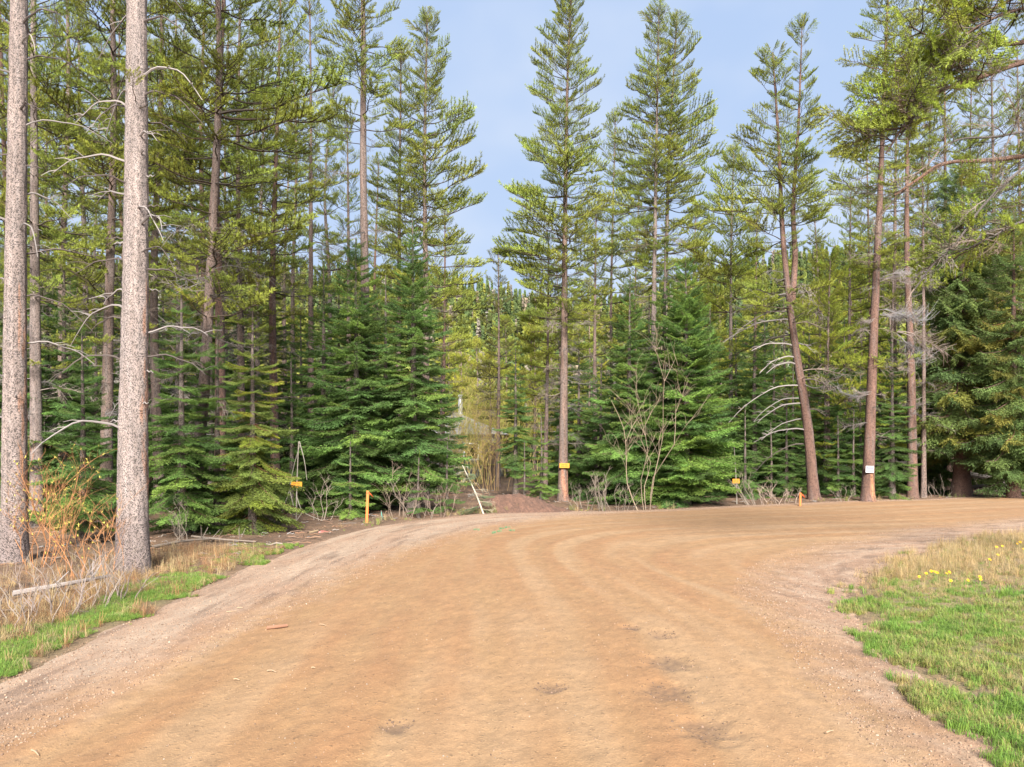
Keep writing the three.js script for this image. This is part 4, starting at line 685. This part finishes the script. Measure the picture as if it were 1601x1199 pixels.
sign('small yellow sign on the thin sapling right of the bright fir', 1150.8, 752, 21.46, 0.21, 0.13, yellow, 0, 0xd99a1c);
sign('white notice with a blue heading on the red pine at the right', 1359.8, 733.6, 22.08, 0.245, 0.20, white, -0.03, 0xe8e6ea);
const orangeMat = new THREE.MeshStandardMaterial({ color: color(0.62, 0.145, 0.03), roughness: 0.7 }), ribbonMat = new THREE.MeshStandardMaterial({ color: color(0.8, 0.13, 0.045), roughness: 0.5, side: THREE.DoubleSide });
function strip(pts, w, mat, parent, name) {                    // a ribbon with a twist and a little thickness
  const f = curve(pts, 12), sh = [], ix = [];
  f.forEach((p, i) => { const a = i * 0.16, s = V(Math.cos(a) * 0.3, 1, Math.sin(a)).normalize().multiplyScalar(w / 2); for (const [k, z] of [[1, 0.0012], [-1, 0.0012], [-1, -0.0012], [1, -0.0012]]) sh.push(p.x + s.x * k, p.y + s.y * k, p.z + s.z * k + z); });
  for (let i = 0; i < f.length - 1; i++) for (let k = 0; k < 4; k++) { const a = i * 4 + k, b = i * 4 + (k + 1) % 4; ix.push(a, b, b + 4, a, b + 4, a + 4); }
  const g = new THREE.BufferGeometry(); g.setAttribute('position', new THREE.Float32BufferAttribute(sh, 3)); g.setIndex(ix); g.computeVertexNormals();
  return put(parent, name, g, mat);
}
function stake(label, px, d, h, lean, w) {
  const x = worldX(px, d), t = thing('survey_stake', label, 'stake', V(x, H(x, -d) - 0.06, -d));
  const s = new THREE.Shape([new THREE.Vector2(-w / 2, 0), new THREE.Vector2(w / 2, 0), new THREE.Vector2(w / 2 + lean, h), new THREE.Vector2(-w / 2 + lean, h + 0.008)]);
  put(t, 'post', new THREE.ExtrudeGeometry(s, { depth: 0.025, bevelEnabled: true, bevelSize: 0.003, bevelThickness: 0.003, bevelSegments: 1 }), orangeMat);
  strip([V(lean - 0.02, h - 0.03, 0.035), V(lean + 0.05, h - 0.05, 0.035), V(lean + 0.10, h - 0.10, 0.03), V(lean + 0.125, h - 0.13, 0.03)], 0.04, ribbonMat, t, 'ribbon');
}
stake('tall orange survey stake with a ribbon before the dark fir', 573.5, 16.2, 0.80, 0.025, 0.05);
stake('short orange survey stake left of the leaning pine', 1250.5, 20.9, 0.46, 0.01, 0.05);
{
  const x = worldX(596, 16.6), t = thing('flagging_ribbon', 'turquoise flagging ribbon tied low right of the tall orange stake', 'ribbon', V(x, H(x, -16.6), -16.6)), teal = new THREE.MeshStandardMaterial({ color: color(0.04, 0.42, 0.36), roughness: 0.5, side: THREE.DoubleSide });
  strip([V(0, 0.24, 0), V(0.02, 0.17, 0.02), V(0.045, 0.10, 0.02), V(0.07, 0.03, 0.03)], 0.05, teal, t, 'ribbon'); const g = new G(); g.tube([V(0.0, -0.02, 0), V(0.0, 0.28, 0)], 0.01, 0.008, 6, PALE_TWIG); put(t, 'peg', g.build(), woodMat);
  const x2 = worldX(506, 14.2), p = thing('ribbon_scrap', 'faded pink ribbon scrap on the litter below the left yellow sign', 'ribbon', V(x2, H(x2, -14.2) + 0.05, -14.2));
  strip([V(-0.1, 0, 0), V(-0.02, 0.03, 0.02), V(0.1, 0.01, -0.02)], 0.05, new THREE.MeshStandardMaterial({ color: color(0.6, 0.22, 0.2), roughness: 0.6 }), p, 'strip');
}

// ---------------------------------------------------------------- cabin far behind the gap
{
  const d = 41, t = thing('cabin', 'grey weathered cabin with a stovepipe glimpsed through the gap', 'cabin', V(worldX(712, d), 0, -d)), grey = std({ vertexColors: false, color: color(0.24, 0.23, 0.22) }), roofM = new THREE.MeshStandardMaterial({ color: color(0.32, 0.32, 0.34), roughness: 0.6, metalness: 0.2 }), dark = new THREE.MeshStandardMaterial({ color: 0x15181c, roughness: 0.15 });
  const box = (n, w, h, dp, x, y, z, m) => { const q = put(t, n, new THREE.BoxGeometry(w, h, dp), m); q.position.set(x, y, z); return q; };
  box('wall', 5, 2.5, 4, 0, 1.25, -2, grey);
  for (let k = 0; k < 9; k++) box('log', 5.06, 0.2, 0.12, 0, 0.2 + k * 0.27, 0.03, grey);
  const s = new THREE.Shape([new THREE.Vector2(-3, 2.45), new THREE.Vector2(3, 2.45), new THREE.Vector2(0, 3.7)]); const rf = put(t, 'roof', new THREE.ExtrudeGeometry(s, { depth: 4.8, bevelEnabled: false }), roofM); rf.position.z = -4.4;
  const pipe = put(t, 'stovepipe', new THREE.CylinderGeometry(0.13, 0.13, 2.2, 12), new THREE.MeshStandardMaterial({ color: color(0.6, 0.6, 0.62), roughness: 0.4, metalness: 0.5 })); pipe.position.set(worldX(719, d) - worldX(712, d), 3.6, -0.4);
  for (const x of [-1.2, 0.9]) { const w = box('window', 0.9, 1.0, 0.06, x, 1.5, 0.12, new THREE.MeshStandardMaterial({ color: 0xe8e8e8, roughness: 0.6 })); const p = new THREE.Mesh(new THREE.BoxGeometry(0.72, 0.82, 0.02), dark); p.name = 'pane'; p.position.z = 0.03; w.add(p); }
  box('door', 0.9, 1.9, 0.06, 2.0, 1.0, 0.12, new THREE.MeshStandardMaterial({ color: 0x5b4a3b, roughness: 0.8 }));
}

// ---------------------------------------------------------------- grass, flowers, stones, litter
function tuft(seed, n, h, spread, w, bend) {
  const R = rng(seed), g = new G();
  for (let i = 0; i < n; i++) {
    const a = R() * 6.28, r = 0.035 * R(), b = V(Math.cos(a) * r, -0.01, Math.sin(a) * r), az = R() * 6.28, o = V(Math.cos(az), 0, Math.sin(az)), l = h * (0.55 + 0.6 * R()), sp = spread * R(), s = V(-o.z, 0, o.x).multiplyScalar(w / 2), k = 0.75 + 0.5 * R();
    const m = b.clone().addScaledVector(o, l * sp * 0.35).add(V(0, l * 0.6, 0)), e = b.clone().addScaledVector(o, l * sp).add(V(0, l * (1 - bend * sp), 0)), c = [k, k, k];
    g.tri(b.clone().add(s), b.clone().sub(s), m.clone().sub(s.clone().multiplyScalar(0.75)), c); g.tri(b.clone().add(s), m.clone().sub(s.clone().multiplyScalar(0.75)), m.clone().add(s.clone().multiplyScalar(0.75)), c); g.tri(m.clone().add(s.clone().multiplyScalar(0.75)), m.clone().sub(s.clone().multiplyScalar(0.75)), e, c);
  }
  return g.build();
}
const TG = tuft(1, 26, 0.075, 1.2, 0.0028, 0.5), TS = tuft(2, 16, 0.20, 1.5, 0.0028, 0.62), TB = tuft(3, 10, 0.05, 0.9, 0.006, 0.3);
const GRASS = [0.15, 0.25, 0.04], GRASS2 = [0.22, 0.27, 0.06], DRY = [0.40, 0.29, 0.15], DRY2 = [0.30, 0.16, 0.08];
{
  const R = rng(71), green = [], dry = [], rust = [], low = [];
  const add = (l, x, z, s, c) => l.push([new THREE.Matrix4().compose(V(x, H(x, z) + 0.03, z), new THREE.Quaternion().setFromEuler(new THREE.Euler((R() - 0.5) * 0.3, R() * 6.28, (R() - 0.5) * 0.3)), V(s, s * (0.75 + 0.5 * R()), s)), c]);
  for (let i = 0; i < 26000; i++) { // left of the road
    const z = -3.6 - 9.4 * R(), x = -3.55 - 3.8 * R() * R() * (0.4 + 0.6 * R()), m = -3.7 - x, nz = fbm(x * 0.9, z * 0.9 + 30, 4), strip_ = m + 0.5 * nz;
    const gap = smooth(0.12, -0.1, Math.abs(z + 9.9) - 0.35);
    if (strip_ < 0.02 || z > -3.6) continue;
    if (strip_ < 0.95 && z > -9.6 && R() < 0.9 * smooth(1.0, 0.6, strip_) * smooth(0.0, 0.12, strip_) * smooth(-0.6, -0.2, fbm(x * 1.6 + 4, z * 1.6, 3))) add(green, x, z, (0.45 + 0.7 * R()) * smooth(-0.2, 0.35, strip_), hue(R() < 0.7 ? GRASS : GRASS2, R, 0.2));
    else if (z <= -9.6 && z > -12.6 && strip_ < 1.2 && nz > -0.15 && R() < 0.6) add(green, x, z, 0.5 + 0.5 * R(), hue(R() < 0.5 ? GRASS : GRASS2, R, 0.2));
    else if (R() < (strip_ < 0.7 ? 0.08 : 0.36) && z > -12) add(R() < 0.5 ? dry : rust, x, z, 0.5 + 0.7 * R(), hue(R() < 0.5 ? DRY : R() < 0.6 ? DRY2 : [0.22, 0.13, 0.07], R, 0.25));
  }
  for (let i = 0; i < 46000; i++) { // inside the bend
    const t = R() < 0.35 ? lerp(0.12, 0.3, R()) : lerp(0.12, 0.66, R()), m = -0.25 + 6.5 * R() * R(), [x, z] = inner(m, t);
    const px = CX + x / -z * F; if (px > 1720 || z > -2.6) continue;
    const nz = fbm(x * 0.9, z * 0.9, 4), nf = fbm(x * 2.3 + 9, z * 2.3, 3), far = smooth(-7.6, -9.6, z + 1.2 * nz);
    const in_ = m + 0.6 * nz + 0.25 * nf + 0.5 * (R() - 0.6); const nearer = smooth(-7.5, -5.5, z); if (in_ + 0.25 * nearer < 0.02 || R() > smooth(-0.2, 0.4, in_ + 0.25 * nearer)) continue;
    if (nf > 0.16 + 0.08 * nearer && R() < 0.8) continue;
    if (R() < 0.8 * (1 - far) * smooth(-0.3, 0.2, nz + 0.22 + 0.2 * nearer)) add(green, x, z, (0.35 + 0.75 * R()) * (0.65 + 0.9 * clamp(0.5 + fbm(x * 1.4 + 60, z * 1.4, 3))), hue(R() < 0.45 + 1.3 * fbm(x * 0.9 + 40, z * 0.7, 3) ? GRASS : R() < 0.6 ? GRASS2 : [0.30, 0.25, 0.10], R, 0.25));
    else if (R() < 0.34 + 0.25 * far) add(dry, x, z, (0.4 + 0.5 * R()) * (0.5 + 0.65 * far), hue(R() < 0.75 ? DRY : [0.3, 0.24, 0.09], R, 0.25));
    else if (R() < 0.25) add(low, x, z, 0.7 + 0.8 * R(), hue(GRASS, R, 0.2));
  }
  for (const [px, py] of [[775, 838], [785, 832], [793, 830], [768, 839], [745, 834], [800, 836], [782, 836]]) { const d = groundD(py), x = worldX(px, d); for (let k = 0; k < 3; k++) low.push([new THREE.Matrix4().compose(V(x + 0.1 * (R() - 0.5), roadY(x, -d), -d + 0.1 * (R() - 0.5)), new THREE.Quaternion(), V(1.2, 1, 1.2)), hue([0.10, 0.24, 0.12], R)]); }
  for (let k = 0; k < 500; k++) { const t = lerp(0.36, 0.85, R()), a = cOut.getPoint(t), b = cInn.getPoint(t), w = a.distanceTo(b), m = 0.05 + 0.5 * R(), x = a.x + (a.x - b.x) / w * m, z = a.z + (a.z - b.z) / w * m; if (n2(x * 0.8, z * 0.8) > 0) add(R() < 0.5 ? dry : low, x, z, 0.7 + 0.6 * R(), hue(R() < 0.5 ? DRY : GRASS2, R)); }
  scatter(scene, 'grass', TG, needleMat, green, { label: 'short bright green grass along both road edges', category: 'grass' });
  scatter(scene, 'dry_grass', TS, needleMat, dry, { label: 'straw-coloured dead grass on the verge and bank', category: 'grass' });
  scatter(scene, 'rusty_ground_cover', TS, needleMat, rust, { label: 'rusty brown dead ground cover under the left trunks', category: 'ground cover' });
  scatter(scene, 'low_weeds', TB, needleMat, low, { label: 'low broad-leaved weeds among the grass', category: 'weeds' });
}
{ // dandelions
  const R = rng(72), stemM = new THREE.MeshStandardMaterial({ color: color(0.15, 0.25, 0.05), roughness: 0.8 }), petalM = new THREE.MeshStandardMaterial({ color: color(0.75, 0.42, 0.01), roughness: 0.8, side: THREE.DoubleSide }), hg = new G();
  for (let k = 0; k < 34; k++) { const a = k * 2.4, r = 0.021 * Math.sqrt((k + 1) / 34), o = V(Math.cos(a), 0, Math.sin(a)), s = V(-o.z, 0, o.x).multiplyScalar(0.004); hg.tri(V(0, 0, 0).add(s), V(0, 0, 0).sub(s), o.clone().multiplyScalar(r).add(V(0, 0.012 * (1 - r / 0.03), 0)), WHITE); }
  const head = hg.build(), stem = new THREE.CylinderGeometry(0.0022, 0.0028, 0.11, 5), list = [[1437, 916], [1448, 911], [1456, 908], [1461, 909], [1480, 913], [1484, 911], [1513, 926], [1486, 925], [1533, 926], [1558, 868], [1567, 866], [1590, 862], [1595, 858], [1547, 893], [1532, 922], [1465, 911], [1560, 885], [1600, 875]];
  list.forEach(([px, py], i) => { const d = groundD(py + 8), x = worldX(px, d), t = thing('dandelion', `yellow dandelion on the grassy bank, ${nth(list, i)} from the left`, 'flower', V(x, H(x, -d) + 0.02, -d), 'dandelions on the right bank'); put(t, 'stem', stem, stemM).position.y = 0.055; const f = put(t, 'flower_head', head, petalM); f.position.y = 0.112; f.rotation.set(0.6 + 0.3 * R(), R() * 6, 0.2); f.scale.setScalar(1 + 0.4 * R()); });
}
{ // loose stones and forest litter
  const R = rng(73), st = new THREE.IcosahedronGeometry(1, 0), stones = [], twigs = [], cones = []; st.deleteAttribute('uv');
  for (let i = 0; i < 90000; i++) {
    const t = Math.pow(R(), 1.25) * 0.7 + 0.11, sideA = R() < 0.62, v0 = along(VT0, t), v1 = along(VT1, t), edge = R() < 0.8, v = edge ? (sideA ? R() * v0 * 1.25 : lerp(v1 - 0.05, 1.02, R())) : R();
    const [x, z] = roadAt(v, t); if (z > -2.4) continue;
    const s = (0.0033 + 0.006 * Math.pow(R(), 6)) * (edge ? 1 : 0.7), k = 0.6 + 0.6 * R(), c = R() < 0.72 ? [0.235, 0.15, 0.10] : R() < 0.4 ? [0.26, 0.205, 0.16] : [0.14, 0.088, 0.06];
    stones.push([new THREE.Matrix4().compose(V(x, roadY(x, z) + s * 0.2, z), new THREE.Quaternion().setFromEuler(new THREE.Euler(R() * 6, R() * 6, R() * 6)), V(s * (0.8 + 0.8 * R()), s * 0.7, s)), color(c[0] * k, c[1] * k, c[2] * k)]);
  }
  for (const [hx, hz, r] of holes) for (let k = 0; k < 45; k++) { const a = R() * 6.28, q = r * Math.sqrt(R()) * 1.1, x = hx + Math.cos(a) * q, z = hz + Math.sin(a) * q, s = 0.004 + 0.007 * R() * R(), b = R() < 0.8 ? 0.6 : 1.2; stones.push([new THREE.Matrix4().compose(V(x, roadY(x, z) + s * 0.2, z), new THREE.Quaternion().setFromEuler(new THREE.Euler(R() * 6, R() * 6, 0)), V(s, s * 0.7, s)), color(0.15 * b, 0.095 * b, 0.065 * b)]); }
  scatter(scene, 'gravel', st, std({ vertexColors: false }), stones, { label: 'loose small stones scattered over road and shoulders', category: 'gravel' });
  const tw = new G(); tw.tube([V(-0.5, 0, 0), V(-0.1, 0.015, 0.01), V(0.2, 0.0, -0.006), V(0.5, 0.01, 0)], 0.009, 0.005, 4, WHITE); const tg = tw.build();
  for (let i = 0; i < 6500; i++) {
    const z = -9.5 - 18 * R(), x = (CX - 80 + (R() - 0.5) * 1) * 0 + lerp(-1, 1, R()) * -z * 0.85 - (R() < 0.5 ? 2 : 0); if (nearRoad(x, z) < 0.15) continue; if (x > 3 && z > -14) continue;
    const s = 0.08 + 0.5 * R() * R() * R() + 0.06 * R();
    twigs.push([new THREE.Matrix4().compose(V(x, H(x, z) + 0.03 + 0.04 * R(), z), new THREE.Quaternion().setFromEuler(new THREE.Euler(0, R() * 6.28, (R() - 0.5) * 0.3)), V(s, 0.5 + R(), 0.5 + R())), hue(R() < 0.3 ? [0.2, 0.17, 0.15] : [0.17, 0.10, 0.065], R, 0.35)]);
  }
  scatter(scene, 'twig_litter', tg, woodMat, twigs, { label: 'fallen twigs strewn over the forest floor', category: 'litter' });
}
renderer.render(scene, camera);
